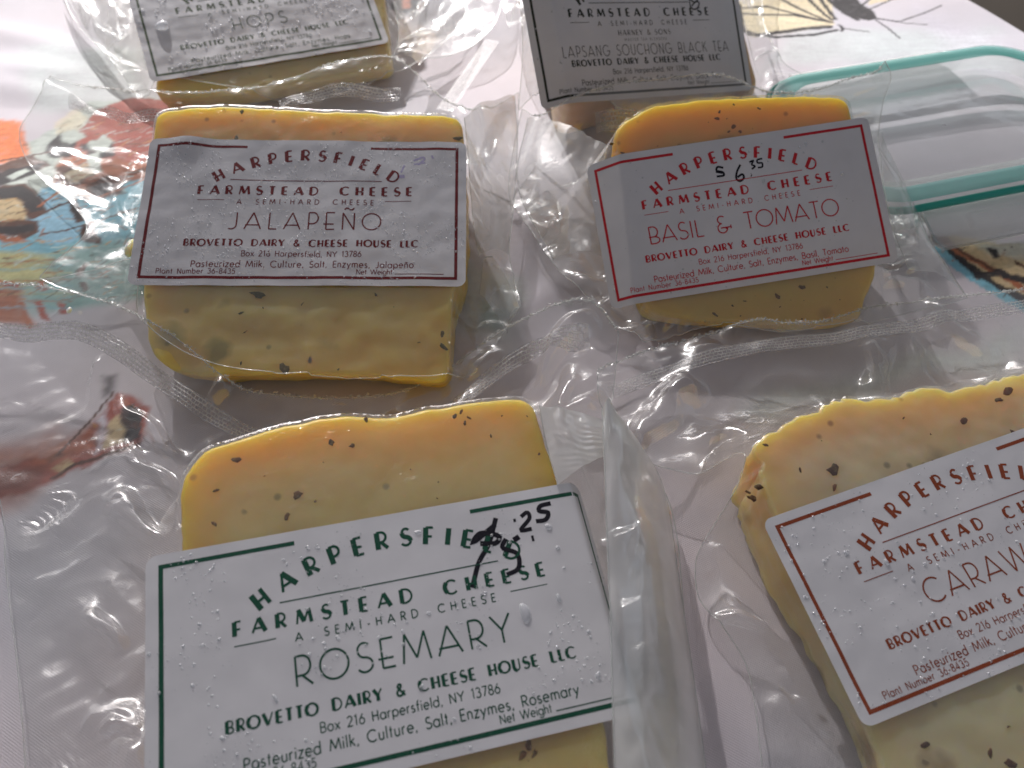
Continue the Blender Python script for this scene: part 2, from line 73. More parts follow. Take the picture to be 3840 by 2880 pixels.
PRINTS = [('p', (0.58, 0.68, 0.64), [(-241.5, 364.5), (-178.0, 360.2), (-168.6, 305.1), (-221.5, 312.3)], 12, 8, 0.45), ('p', (0.63, 0.6, 0.68), [(-83.8, 298.0), (15.5, 305.1), (16.7, 219.6), (-17.7, 190.4), (-65.7, 252.9)], 12, 8, 0.25), ('p', (0.58, 0.68, 0.64), [(-18.5, 209.5), (4.1, 199.7), (0.6, 164.4), (-20.4, 177.0)], 8, 6, 0.5), ('p', (0.22, 0.4, 0.38), [(-11.0, 190.4), (0.7, 185.8), (-2.6, 172.7), (-10.7, 177.0)], 5, 4, 0.5), ('p', (0.58, 0.68, 0.64), [(135.4, 377.9), (246.2, 377.9), (240.7, 351.7), (121.4, 343.4)], 14, 8, 0.4), ('p', (0.63, 0.6, 0.68), [(218.6, 401.6), (253.6, 360.2), (237.3, 319.8), (212.1, 347.5)], 12, 8, 0.45), ('p', (0.58, 0.68, 0.64), [(74.3, 145.0), (179.4, 177.0), (174.3, 164.4), (87.8, 137.7)], 10, 8, 0.5), ('p', (0.5, 0.55, 0.5), [(-218.9, 274.5), (-204.4, 294.5), (-194.6, 314.2), (-165.9, 317.9), (-144.8, 310.5), (-117.0, 199.7), (-152.9, 195.0), (-184.8, 190.4)], 2, 2, 1.0), ('p', (0.75, 0.19, 0.05), [(-246.5, 301.5), (-221.3, 300.8), (-214.5, 287.7), (-207.0, 274.5), (-230.6, 265.0)], 3, 3, 1.0), ('p', (0.36, 0.075, 0.045), [(-192.6, 284.3), (-190.1, 306.9), (-176.6, 317.9), (-145.8, 314.2), (-135.8, 274.5), (-153.6, 274.5), (-157.6, 268.1), (-173.3, 268.1), (-187.6, 258.9)], 2, 3, 1.0), ('p', (0.38, 0.12, 0.05), [(-190.2, 252.9), (-193.2, 274.5), (-174.8, 272.9), (-158.1, 269.7), (-139.7, 274.5), (-134.9, 255.9), (-153.1, 252.9), (-166.4, 241.3), (-180.3, 238.5)], 2.5, 3, 1.0), ('p', (0.2, 0.45, 0.55), [(-195.4, 244.1), (-188.4, 255.9), (-169.2, 244.1), (-158.8, 258.9), (-135.7, 258.9), (-125.5, 219.6), (-149.0, 209.5), (-162.9, 214.5), (-189.0, 209.5), (-206.5, 209.5), (-220.3, 241.3)], 3, 3, 1.0), ('p', (0.28, 0.5, 0.64), [(-193.0, 252.9), (-178.6, 244.1), (-168.2, 230.2), (-170.0, 219.6), (-180.6, 219.6), (-191.1, 232.9)], 2, 2, 1.0), ('p', (0.52, 0.5, 0.24), [(-208.6, 214.5), (-185.0, 217.0), (-164.7, 209.5), (-164.7, 199.7), (-196.2, 185.8)], 4, 4, 1.0), ('p', (0.22, 0.4, 0.38), [(-174.4, 217.0), (-144.1, 222.2), (-129.6, 190.4), (-156.5, 185.8), (-174.8, 190.4)], 5, 4, 0.9), ('p', (0.22, 0.4, 0.38), [(-199.5, 209.5), (-173.0, 213.2), (-154.2, 209.5), (-151.4, 190.4), (-186.8, 179.2)], 6, 5, 0.55), ('p', (0.52, 0.5, 0.24), [(-206.5, 209.5), (-180.3, 209.5), (-166.4, 199.7), (-197.8, 197.3)], 4, 4, 0.8), ('p', (0.72, 0.62, 0.42), [(-205.3, 299.7), (-199.7, 310.5), (-192.0, 303.3), (-192.6, 284.3), (-198.7, 284.3)], 2, 2, 0.6), ('p', (0.38, 0.12, 0.05), [(-201.2, 197.3), (-179.9, 195.0), (-168.8, 179.2), (-192.3, 177.0)], 4, 4, 1.0), ('p', (0.022, 0.018, 0.02), [(-203.1, 282.7), (-199.7, 292.8), (-190.8, 287.7), (-189.2, 274.5), (-198.5, 272.9)], 1.5, 2.5, 1.0), ('p', (0.5, 0.55, 0.5), [(-200.1, 291.1), (-194.2, 294.5), (-187.0, 288.3), (-192.4, 283.7), (-197.3, 285.0)], 1.5, 2, 1.0), ('p', (0.022, 0.018, 0.02), [(-188.5, 282.7), (-174.5, 284.3), (-169.4, 274.5), (-180.4, 271.9)], 2, 2.5, 1.0), ('p', (0.5, 0.55, 0.5), [(-184.6, 284.3), (-179.2, 289.4), (-173.5, 284.3), (-176.2, 277.1), (-182.6, 278.4)], 1.5, 2, 1.0), ('p', (0.09, 0.035, 0.02), [(-193.3, 266.6), (-183.1, 268.1), (-172.8, 266.6), (-179.7, 252.9), (-189.0, 257.4)], 2, 2.5, 1.0), ('p', (0.72, 0.62, 0.42), [(-188.5, 261.3), (-181.6, 269.7), (-173.2, 265.0), (-180.6, 255.3)], 2, 2.5, 0.7), ('p', (0.5, 0.55, 0.5), [(-182.3, 274.5), (-178.2, 278.4), (-172.7, 263.5), (-177.6, 263.5)], 1.2, 1.5, 1.0), ('p', (0.09, 0.035, 0.02), [(-176.1, 253.5), (-169.3, 261.9), (-161.7, 257.1), (-160.2, 249.9), (-167.8, 245.6), (-174.4, 248.5)], 1.5, 1.5, 1.0), ('p', (0.022, 0.018, 0.02), [(-174.0, 252.9), (-168.9, 257.7), (-164.3, 255.3), (-163.8, 250.5), (-169.4, 247.6)], 1.0, 1.2, 1.0), ('p', (0.09, 0.035, 0.02), [(-229.3, 261.9), (-207.6, 276.1), (-194.8, 268.1), (-205.5, 260.4), (-215.2, 255.9), (-225.3, 252.9)], 1.2, 1.8, 1.0), ('p', (0.022, 0.018, 0.02), [(-227.3, 257.4), (-211.8, 266.6), (-199.3, 269.7), (-200.0, 261.3), (-212.6, 254.4), (-222.8, 247.0)], 1.0, 1.5, 1.0), ('p', (0.5, 0.55, 0.5), [(-211.6, 261.3), (-205.9, 266.6), (-202.8, 264.4), (-208.5, 258.3)], 1, 1, 1.0), ('l', (0.09, 0.035, 0.02), [(-228.7, 269.7), (-211.0, 274.5), (-198.5, 278.4)], 1.2, 0.5, 0.8, 1.0), ('p', (0.09, 0.035, 0.02), [(-211.1, 255.3), (-200.8, 255.9), (-190.3, 245.6), (-185.3, 237.1), (-191.1, 232.9), (-199.9, 241.3), (-208.0, 238.5), (-213.9, 252.9)], 1.2, 1.6, 1.0), ('p', (0.022, 0.018, 0.02), [(-212.3, 253.5), (-201.1, 254.1), (-191.4, 245.6), (-187.5, 239.0), (-192.3, 237.1), (-199.7, 245.6), (-206.6, 244.1)], 1.0, 1.4, 1.0), ('p', (0.58, 0.44, 0.24), [(-221.5, 244.1), (-201.6, 245.6), (-194.1, 238.5), (-192.4, 231.6), (-200.7, 229.7), (-215.5, 230.2)], 1.5, 2, 1.0), ('p', (0.09, 0.035, 0.02), [(-215.7, 230.8), (-194.7, 232.9), (-187.4, 232.9), (-184.5, 226.2), (-188.8, 222.2), (-198.8, 224.9), (-210.9, 219.6)], 1.2, 1.5, 1.0), ('p', (0.022, 0.018, 0.02), [(-211.6, 229.7), (-196.9, 229.1), (-188.4, 230.8), (-186.8, 226.5), (-191.8, 225.4), (-209.0, 223.5)], 1, 1.4, 1.0), ('p', (0.38, 0.12, 0.05), [(-202.4, 224.9), (-191.1, 223.5), (-186.5, 220.9), (-196.6, 219.6)], 1.5, 2, 1.0), ('l', (0.09, 0.035, 0.02), [(-189.8, 234.3), (-184.5, 239.9), (-177.2, 245.6)], 1.3, 0.5, 0.8, 1.0), ('l', (0.09, 0.035, 0.02), [(-183.5, 224.9), (-174.6, 227.5), (-163.7, 232.9), (-149.7, 241.3), (-132.6, 247.0)], 0.9, 0.5, 0.8, 1.0), ('l', (0.38, 0.12, 0.05), [(-190.2, 241.3), (-187.1, 247.0), (-184.9, 251.4)], 1.3, 0.5, 0.8, 1.0), ('l', (0.38, 0.12, 0.05), [(-173.0, 244.1), (-160.7, 252.9), (-138.9, 271.3)], 0.9, 0.5, 0.8, 1.0), ('p', (0.09, 0.035, 0.02), [(-180.6, 245.6), (-178.1, 247.0), (-172.5, 238.5), (-168.8, 232.9), (-172.0, 231.6), (-177.0, 238.5)], 0.9, 1.2, 1.0), ('p', (0.022, 0.018, 0.02), [(-179.5, 244.7), (-177.9, 245.3), (-173.1, 237.9), (-170.6, 234.0), (-172.6, 233.5), (-176.2, 238.5)], 0.8, 1, 1.0), ('p', (0.09, 0.035, 0.02), [(-169.7, 230.2), (-165.5, 230.8), (-162.9, 226.2), (-159.3, 222.7), (-158.4, 219.1), (-163.3, 220.9), (-167.8, 221.7)], 0.9, 1.2, 1.0), ('p', (0.022, 0.018, 0.02), [(-168.6, 229.1), (-165.9, 229.7), (-163.2, 224.9), (-160.5, 222.2), (-164.3, 222.7)], 0.8, 1, 1.0), ('p', (0.09, 0.035, 0.02), [(-163.4, 205.7), (-161.5, 209.5), (-159.6, 209.0), (-160.5, 203.3), (-162.1, 202.1)], 0.8, 1, 1.0), ('p', (0.09, 0.035, 0.02), [(-160.3, 199.2), (-157.5, 199.7), (-155.2, 195.9), (-156.8, 194.5)], 0.8, 1, 1.0), ('p', (0.36, 0.075, 0.045), [(-176.8, 200.2), (-173.6, 199.7), (-169.6, 195.5), (-173.0, 194.5)], 0.8, 1.2, 1.0), ('p', (0.36, 0.075, 0.045), [(-173.0, 189.2), (-170.6, 189.9), (-166.1, 183.1), (-163.3, 179.2), (-167.2, 180.9)], 0.8, 1.2, 1.0), ('p', (0.36, 0.075, 0.045), [(-164.7, 189.2), (-161.7, 188.5), (-158.5, 184.0), (-161.3, 183.6)], 0.8, 1.2, 1.0), ('l', (0.36, 0.075, 0.045), [(-192.0, 199.7), (-182.5, 197.3)], 2, 0.5, 0.8, 1.0), ('l', (0.38, 0.12, 0.05), [(-177.2, 188.1), (-169.6, 177.0)], 2, 0.5, 0.8, 1.0), ('l', (0.52, 0.5, 0.24), [(-203.6, 210.9), (-183.6, 213.5), (-168.5, 215.5)], 1.0, 1.2, 2.0, 0.55), ('l', (0.38, 0.12, 0.05), [(-202.2, 207.7), (-182.3, 209.9), (-167.2, 211.7)], 1.0, 1.2, 2.0, 0.55), ('l', (0.2, 0.45, 0.55), [(-200.9, 204.5), (-180.9, 206.5), (-165.9, 208.0)], 1.0, 1.2, 2.0, 0.55), ('l', (0.52, 0.5, 0.24), [(-199.5, 201.4), (-179.6, 203.1), (-164.6, 204.3)], 1.0, 1.2, 2.0, 0.55), ('l', (0.38, 0.12, 0.05), [(-198.2, 198.3), (-178.3, 199.7), (-163.3, 200.7)], 1.0, 1.2, 2.0, 0.55), ('l', (0.2, 0.45, 0.55), [(-196.9, 195.2), (-177.1, 196.4), (-162.1, 197.1)], 1.0, 1.2, 2.0, 0.55), ('l', (0.52, 0.5, 0.24), [(-195.6, 192.2), (-175.8, 193.1), (-160.9, 193.6)], 1.0, 1.2, 2.0, 0.55), ('l', (0.38, 0.12, 0.05), [(-194.3, 189.2), (-174.6, 189.9), (-159.6, 190.1)], 1.0, 1.2, 2.0, 0.55), ('l', (0.2, 0.45, 0.55), [(-193.1, 186.3), (-173.4, 186.7), (-158.4, 186.7)], 1.0, 1.2, 2.0, 0.55), ('p', (0.38, 0.12, 0.05), [(-167.8, 127.2), (-152.2, 131.5), (-144.1, 133.2), (-135.3, 128.9), (-137.5, 118.9), (-144.3, 110.9), (-158.5, 105.5)], 9, 5, 0.75), ('p', (0.36, 0.075, 0.045), [(-161.4, 118.9), (-142.1, 123.8), (-134.2, 134.1), (-129.9, 148.7), (-123.3, 146.8), (-117.5, 141.3), (-116.1, 132.4), (-117.4, 127.2), (-126.1, 123.0), (-137.7, 115.6), (-144.3, 110.9), (-156.8, 107.8)], 2, 2, 1.0), ('p', (0.022, 0.018, 0.02), [(-127.2, 142.2), (-123.2, 144.0), (-119.1, 140.4), (-117.0, 130.6), (-121.7, 128.0), (-124.8, 132.4)], 1.0, 1.5, 1.0), ('p', (0.58, 0.44, 0.24), [(-128.9, 136.8), (-127.0, 139.5), (-122.5, 133.2), (-122.0, 128.9), (-127.2, 126.3), (-128.9, 132.4)], 1.2, 1.2, 1.0), ('p', (0.63, 0.6, 0.68), [(-133.1, 137.7), (-131.3, 141.3), (-127.2, 127.2), (-129.5, 124.7)], 2, 2, 1.0), ('p', (0.022, 0.018, 0.02), [(-143.9, 123.0), (-140.0, 125.8), (-138.0, 124.2), (-142.3, 120.5)], 1.0, 1, 1.0), ('p', (0.022, 0.018, 0.02), [(-137.5, 155.4), (-133.1, 156.4), (-131.5, 148.7), (-134.6, 146.8)], 3, 2, 0.8), ('p', (0.58, 0.44, 0.24), [(-140.3, 118.9), (-137.5, 123.0), (-133.8, 120.5), (-136.9, 117.3)], 1.2, 1.2, 1.0), ('p', (0.09, 0.035, 0.02), [(-162.1, 120.5), (-148.9, 123.0), (-139.0, 123.0), (-144.9, 112.5), (-157.1, 108.6)], 6, 4, 0.6), ('p', (0.38, 0.12, 0.05), [(-148.0, 120.5), (-138.8, 130.6), (-133.9, 137.7), (-128.8, 128.9), (-138.9, 118.9)], 4, 3, 0.6), ('l', (0.09, 0.035, 0.02), [(-139.1, 115.6), (-133.8, 120.5), (-126.4, 123.8), (-117.0, 128.0)], 1.2, 0.5, 0.8, 1.0), ('l', (0.09, 0.035, 0.02), [(-140.7, 123.8), (-135.0, 136.8), (-131.5, 148.7)], 0.8, 0.5, 0.8, 1.0), ('p', (0.022, 0.018, 0.02), [(-73.3, 421.8), (-45.6, 421.8), (-49.1, 400.6), (-54.8, 395.8), (-62.2, 397.7), (-67.7, 404.1)], 1, 1.5, 1.0), ('p', (0.75, 0.19, 0.05), [(-60.7, 421.8), (-55.7, 421.8), (-54.0, 400.6), (-57.6, 400.6)], 1.5, 1.5, 1.0), ('p', (0.72, 0.62, 0.42), [(127.3, 437.8), (173.8, 437.8), (172.2, 411.6), (166.5, 384.4), (139.5, 375.2), (122.5, 372.5), (119.8, 380.2), (119.9, 396.7)], 1.2, 1, 1.0), ('p', (0.72, 0.62, 0.42), [(207.9, 448.9), (236.7, 448.9), (211.9, 411.6), (190.7, 406.6)], 1.2, 1, 1.0), ('l', (0.022, 0.018, 0.02), [(111.0, 401.6), (136.3, 405.6), (163.9, 388.1)], 2.0, 0.5, 0.5, 1.0), ('l', (0.022, 0.018, 0.02), [(116.5, 419.2), (143.3, 415.6), (164.1, 389.1)], 1.8, 0.5, 0.5, 1.0), ('l', (0.022, 0.018, 0.02), [(120.1, 397.7), (129.4, 395.8), (148.8, 395.8), (166.0, 387.2)], 2.2, 0.5, 0.5, 1.0), ('l', (0.022, 0.018, 0.02), [(118.3, 379.8), (125.2, 374.3), (139.9, 377.0), (150.2, 380.7), (163.7, 382.5)], 3.2, 0.5, 0.5, 1.0), ('l', (0.022, 0.018, 0.02), [(120.2, 375.2), (134.0, 371.6), (153.4, 374.3), (166.3, 378.9)], 2.2, 0.5, 0.5, 1.0), ('l', (0.022, 0.018, 0.02), [(127.3, 437.8), (155.9, 427.1), (166.7, 390.0)], 2.0, 0.5, 0.5, 1.0), ('l', (0.022, 0.018, 0.02), [(153.1, 437.8), (166.0, 416.7), (168.9, 391.0)], 2.2, 0.5, 0.5, 1.0), ('l', (0.022, 0.018, 0.02), [(121.7, 406.6), (118.3, 379.8)], 2.6, 0.5, 0.5, 1.0), ('p', (0.022, 0.018, 0.02), [(176.2, 427.1), (184.9, 421.8), (187.2, 406.6), (191.1, 399.7), (190.6, 391.0), (185.7, 389.1), (179.3, 391.9), (176.5, 399.7), (172.9, 408.6)], 0.6, 0.8, 1.0), ('l', (0.022, 0.018, 0.02), [(167.3, 421.8), (175.7, 396.7), (180.2, 390.0)], 2.5, 0.5, 0.8, 1.0), ('l', (0.022, 0.018, 0.02), [(173.6, 427.1), (174.0, 404.1), (179.3, 391.9)], 3, 0.5, 0.8, 1.0), ('l', (0.022, 0.018, 0.02), [(189.8, 391.0), (203.7, 385.3), (213.9, 384.4)], 0.8, 0.35, 0.3, 1.0), ('l', (0.022, 0.018, 0.02), [(188.9, 391.9), (200.7, 387.2), (216.7, 395.8), (228.1, 403.6)], 0.9, 0.35, 0.3, 1.0), ('l', (0.022, 0.018, 0.02), [(189.5, 389.1), (192.8, 380.7), (195.6, 369.8)], 1.1, 0.35, 0.3, 1.0), ('l', (0.022, 0.018, 0.02), [(169.1, 384.4), (169.8, 379.8), (168.4, 377.9)], 1.6, 0.35, 0.3, 1.0), ('l', (0.022, 0.018, 0.02), [(170.1, 380.7), (175.7, 378.9), (182.3, 377.0)], 0.9, 0.35, 0.3, 1.0), ('l', (0.022, 0.018, 0.02), [(183.4, 401.6), (192.1, 411.6), (216.8, 427.1)], 1.2, 0.35, 0.3, 1.0), ('l', (0.022, 0.018, 0.02), [(186.7, 399.7), (198.0, 406.6), (213.5, 416.7)], 1.0, 0.35, 0.3, 1.0), ('p', (0.58, 0.44, 0.24), [(164.3, 222.2), (171.0, 223.5), (187.4, 219.6), (212.3, 219.6), (191.8, 172.7), (184.8, 190.4), (173.8, 202.1), (167.4, 213.2)], 1.5, 2, 1.0), ('p', (0.5, 0.55, 0.5), [(176.7, 219.6), (212.9, 220.9), (207.8, 209.5), (183.2, 213.2)], 4, 3, 0.7), ('l', (0.022, 0.018, 0.02), [(163.6, 221.7), (167.4, 213.2), (173.0, 204.5), (177.1, 197.3), (187.8, 190.4)], 5, 1.2, 1.8, 1.0), ('l', (0.2, 0.45, 0.55), [(163.0, 215.8), (168.2, 205.7), (175.2, 196.9), (185.9, 185.8)], 4, 1.2, 1.8, 1.0), ('l', (0.38, 0.12, 0.05), [(166.8, 221.7), (170.5, 214.5), (175.1, 210.4), (181.6, 204.5), (192.8, 190.4)], 3.2, 1.2, 1.8, 1.0), ('l', (0.09, 0.035, 0.02), [(167.5, 222.7), (171.3, 214.5), (176.5, 209.5), (194.8, 195.0)], 1.5, 1.2, 1.8, 1.0), ('l', (0.022, 0.018, 0.02), [(173.8, 202.1), (181.4, 204.0), (191.6, 199.7)], 3.5, 1.2, 1.8, 1.0), ('l', (0.09, 0.035, 0.02), [(190.4, 209.5), (200.2, 199.7)], 2, 1.2, 1.8, 1.0), ('p', (0.022, 0.018, 0.02), [(182.0, 217.0), (186.0, 217.0), (185.5, 212.0), (182.5, 211.4)], 1, 1.2, 1.0)]
STRIP = [(-9.1, 341.7, 13), (-14.9, 324.9, 13), (-21.4, 304.5, 14), (-28.2, 282.2, 15)]
FLK = {'jal': [(-25.7, 28.9, 2), (51.5, 30.2, 2.2), (-12.6, -30.9, 3), (-17.5, -37.3, 1.2), (-2.0, -56.2, 2.5), (5.4, -53.6, 1.6), (14.6, -56.5, 0.6), (47.3, -48.8, 2), (47.0, -44.4, 1.2), (-24.9, 40.2, 1.2)], 'bas': [(3.4, 30.0, 1.2), (5.5, 27.9, 1), (1.5, 28.5, 0.8), (13.5, 35.1, 1), (-1.7, 33.7, 1.2), (-0.4, 36.0, 0.8), (6.9, -31.1, 1.5), (16.2, -29.4, 1.4), (-15.5, -33.7, 1.3), (-4.5, -30.9, 0.8), (-36.6, 26.5, 1.0), (-39.7, 30.3, 1.1)], 'ros': [(-9.9, 49.4, 1.2), (-5.0, 47.6, 0.9), (-33.3, 48.8, 1.6), (-22.3, 31.8, 1.6), (-39.0, 33.2, 0.9), (-38.2, 41.6, 1.2), (-19.3, 36.9, 2.0), (24.0, 52.4, 1.1), (25.6, 50.5, 1.0), (22.1, 51.4, 1.1), (24.4, 49.1, 1.1), (30.3, 44.3, 0.6), (23.5, -29.0, 1.6), (24.4, -30.6, 1.2), (21.9, -30.4, 1.4), (-0.6, 54.4, 1.2)], 'car': [(-24.7, 31.9, 2.4), (16.2, 32.8, 1.6), (33.4, 36.6, 2.2), (27.9, 25.0, 2.2), (29.4, 35.1, 1.6), (1.7, 24.7, 2), (-49.0, 31.8, 1.8), (-45.9, 34.0, 1.5), (-49.1, 33.5, 1.2), (-38.7, 43.9, 1.2), (-21.6, -42.9, 2), (-38.0, -33.2, 1.5), (-24.7, -39.3, 1.2)]}
FLAPS = {'jal': [([(-11.3, 183.7, 7), (-10.7, 190.7, 9), (-9.7, 194.7, 13), (-6.7, 192.7, 16)], [(-1.7, 169.3, 4), (-1.0, 174.7, 5), (0.6, 177.6, 7), (2.4, 178.0, 8)], 3.0, 4), ([(-17.3, 243.8, 36), (-16.0, 233.3, 26), (-14.0, 211.8, 16), (-11.8, 200.0, 9)], [(1.2, 293.0, 15), (2.3, 270.1, 10), (1.1, 238.4, 7), (-1.4, 205.6, 6)], 4.0, 6)], 'hop': [([(-52.8, 341.4, 30), (-51.6, 335.7, 18), (-54.6, 329.3, 10)], [(-23.3, 411.6, 12), (-24.2, 369.8, 9), (-43.5, 333.1, 6)], 4.0, 21), ([(-182.8, 367.8, 32), (-171.1, 340.2, 20), (-162.8, 316.7, 10)], [(-242.7, 418.1, 9), (-216.1, 369.8, 9), (-184.3, 331.4, 7)], 5.0, 22)], 'bas': [([(142.7, 255.9, 20), (139.7, 232.7, 16), (138.4, 211.4, 12), (142.0, 196.0, 6)], [(145.3, 254.9, 16), (153.9, 238.1, 9), (154.2, 209.6, 8), (159.8, 185.1, 5)], 4.0, 31), ([(34.9, 236.1, 30), (30.6, 217.3, 22), (31.4, 194.8, 14)], [(6.6, 278.8, 14), (2.2, 242.8, 8), (14.9, 201.1, 8)], 3.0, 32)], 'ros': [([(23.7, 114.9, 32), (23.2, 100.6, 33), (22.6, 85.5, 32), (22.0, 67.1, 31), (21.4, 49.7, 30), (20.1, 22.5, 28)], [(27.9, 119.9, 20), (39.7, 116.1, 10), (44.3, 104.6, 6), (44.9, 77.4, 5), (45.4, 53.9, 4), (45.2, 23.8, 4)], 10.0, 9), ([(7.4, 118.7, 32), (8.9, 106.8, 32), (11.5, 94.5, 32)], [(27.4, 118.8, 24), (26.5, 113.6, 26), (25.2, 105.8, 28)], 1.5, 14)]}
THREAD = [(14.0, 166.5, 19), (26.7, 168.2, 20)]
CRUMBS = [((-140.2, 207.8, 7), (1.6, 4.0, 2.2), 'pale crumb of cheese beside the left edge of the maroon label'), ((-142.1, 165.6, 19.5), (0.7, 1.2, 0.7), 'tiny white crumb on the folded mouth of the nearest bag')]


# ------------------------------------------------------------------ helpers
def tag(o, label=None, cat=None, group=None, kind=None):
    if label: o['label'] = label
    if cat: o['category'] = cat
    if group: o['group'] = group
    if kind: o['kind'] = kind
    return o

def empty(name, loc):
    o = bpy.data.objects.new(name, None)
    o.empty_display_size = 0.01
    o.location = loc
    COL.objects.link(o)
    return o

def mesh(name, verts, faces, mats, parent=None, base=(0, 0, 0), smooth=True, idx=None, attrs=None, uv=None):
    """verts in millimetres of the world; linked as ONE mesh object, children relative to the base of their thing."""
    v = np.asarray(verts, dtype=np.float64) * MM - np.asarray(base)
    me = bpy.data.meshes.new(name)
    if isinstance(faces, np.ndarray):
        n = faces.shape[1]
        me.vertices.add(len(v)); me.vertices.foreach_set('co', v.astype(np.float32).ravel())
        me.loops.add(faces.size); me.loops.foreach_set('vertex_index', faces.astype(np.int32).ravel())
        me.polygons.add(len(faces))
        me.polygons.foreach_set('loop_start', np.arange(0, faces.size, n, dtype=np.int32))
        me.update(calc_edges=True)
    else:
        me.from_pydata([tuple(p) for p in v], [], faces)
    for m in (mats if isinstance(mats, (list, tuple)) else [mats]):
        me.materials.append(m)
    if idx is not None:
        me.polygons.foreach_set('material_index', np.asarray(idx, dtype=np.int32))
    me.polygons.foreach_set('use_smooth', np.full(len(me.polygons), smooth))
    for an, av in (attrs or {}).items():
        av = np.asarray(av, dtype=np.float32)
        if av.ndim == 1:
            me.attributes.new(an, 'FLOAT', 'POINT').data.foreach_set('value', av)
        else:
            me.attributes.new(an, 'FLOAT_COLOR', 'POINT').data.foreach_set('color', np.c_[av, np.ones(len(av))].astype(np.float32).ravel())
    if uv is not None:
        ul = me.uv_layers.new(name='UVMap')
        li = np.zeros(len(me.loops), dtype=np.int32); me.loops.foreach_get('vertex_index', li)
        ul.data.foreach_set('uv', np.asarray(uv, dtype=np.float32)[li].ravel())
    me.update()
    o = bpy.data.objects.new(name, me)
    COL.objects.link(o)
    if parent is not None: o.parent = parent
    return o

def grid_faces(nr, nc, wrap=False, off=0):
    r = np.arange(nr - 1)[:, None]; c = np.arange(nc if wrap else nc - 1)[None, :]
    c2 = (c + 1) % nc
    f = np.stack([r * nc + c, r * nc + c2, (r + 1) * nc + c2, (r + 1) * nc + c], -1).reshape(-1, 4)
    return f + off

_perm = np.random.default_rng(5).permutation(512)
_perm = np.r_[_perm, _perm]
_ga = np.random.default_rng(6).uniform(0, 2 * np.pi, 1024)
def noise(x, y, seed=0):
    """smooth 2-D gradient noise, about -1..1"""
    x = np.asarray(x, float) + seed * 17.31; y = np.asarray(y, float) + seed * 9.77
    xi = np.floor(x).astype(int); yi = np.floor(y).astype(int); xf = x - xi; yf = y - yi
    def g(ix, iy):
        a = _ga[_perm[(_perm[ix & 511] + iy) & 511]]
        return np.cos(a), np.sin(a)
    u = xf ** 3 * (xf * (6 * xf - 15) + 10); v = yf ** 3 * (yf * (6 * yf - 15) + 10)
    def d(ox, oy):
        gx, gy = g(xi + ox, yi + oy)
        return gx * (xf - ox) + gy * (yf - oy)
    return 1.6 * ((1 - v) * ((1 - u) * d(0, 0) + u * d(1, 0)) + v * ((1 - u) * d(0, 1) + u * d(1, 1)))
def tri(x):
    return 2 * np.abs(2 * (x - np.floor(x + .5))) - 1
def sstep(a, b, x):
    t = np.clip((x - a) / (b - a), 0, 1); return t * t * (3 - 2 * t)
def crumple(x, y, seed, s=1.0):
    """crinkled film: flat facets that meet in sharp creases"""
    z = 0
    for k, (lam, a, wp) in enumerate([(58, 2.5, 16), (33, 1.5, 12), (19, .8, 8), (10, .34, 4)]):
        th = seed * 2.1 + k * 1.37
        wx = noise(x / 31, y / 31, seed + k) * wp
        m = sstep(-.15, .35, noise(x / 36, y / 36, seed + 20 + k))
        q = tri((x * math.cos(th) + y * math.sin(th) + wx) / (lam * s))
        q = np.sign(q) * (1 - np.sqrt((1 - np.abs(q)) ** 2 + .03)) if k < 3 else q
        z = z + a * s * m * q
    spot = sstep(.22, .55, noise(x / 17, y / 17, seed + 51))   # small badly crinkled places
    for k, (lam, a) in enumerate([(7.5, .42), (4.6, .2)]):
        th = seed * 1.3 + k * 1.1 + .8 * noise(x / 40, y / 40, seed + 52)
        z = z + a * spot * tri((x * np.cos(th) + y * np.sin(th) + 3 * noise(x / 11, y / 11, seed + 53 + k)) / lam)
    return z

def resample(p, n):
    p = np.asarray(p, float)
    d = np.r_[0, np.cumsum(np.linalg.norm(np.diff(p, axis=0), axis=1))]
    t = np.linspace(0, d[-1], n)
    return np.stack([np.interp(t, d, p[:, i]) for i in range(p.shape[1])], 1)
def smooth_line(p, n, closed=False):
    """Catmull-Rom through the points, evenly resampled"""
    p = np.asarray(p, float)
    q = np.vstack([p[-1:], p, p[:2]]) if closed else np.vstack([2 * p[0] - p[1], p, 2 * p[-1] - p[-2]])
    out = []
    for i in range(1, len(q) - 2):
        t = np.linspace(0, 1, 14, endpoint=False)[:, None]
        a, b, c, d = q[i - 1], q[i], q[i + 1], q[i + 2]
        out.append(.5 * (2 * b + (c - a) * t + (2 * a - 5 * b + 4 * c - d) * t ** 2 + (3 * b - a - 3 * c + d) * t ** 3))
    out = np.vstack(out + [q[-2:-1]])
    r = resample(out, n + 1 if closed else n)
    return r[:-1] if closed else r
def seg_dist(P, poly, closed):
    """distance to a polyline, index of the nearest segment and where on it"""
    A = poly if closed else poly[:-1]
    B = np.roll(poly, -1, 0) if closed else poly[1:]
    best = np.full(len(P), 1e9); bi = np.zeros(len(P), int); bt = np.zeros(len(P))
    for i in range(len(A)):
        ab = B[i] - A[i]; L = ab @ ab + 1e-12
        t = np.clip(((P - A[i]) @ ab) / L, 0, 1)
        q = P - A[i] - t[:, None] * ab
        d = q[:, 0] ** 2 + q[:, 1] ** 2
        m = d < best
        best[m] = d[m]; bi[m] = i; bt[m] = t[m]
    return np.sqrt(best), bi, bt
def inside(P, poly):
    r = np.zeros(len(P), bool); n = len(poly)
    for i in range(n):
        a, b = poly[i], poly[(i + 1) % n]
        c = (a[1] > P[:, 1]) != (b[1] > P[:, 1])
        if c.any():
            xx = (b[0] - a[0]) * (P[:, 1] - a[1]) / (b[1] - a[1] + 1e-12) + a[0]
            r ^= c & (P[:, 0] < xx)
    return r
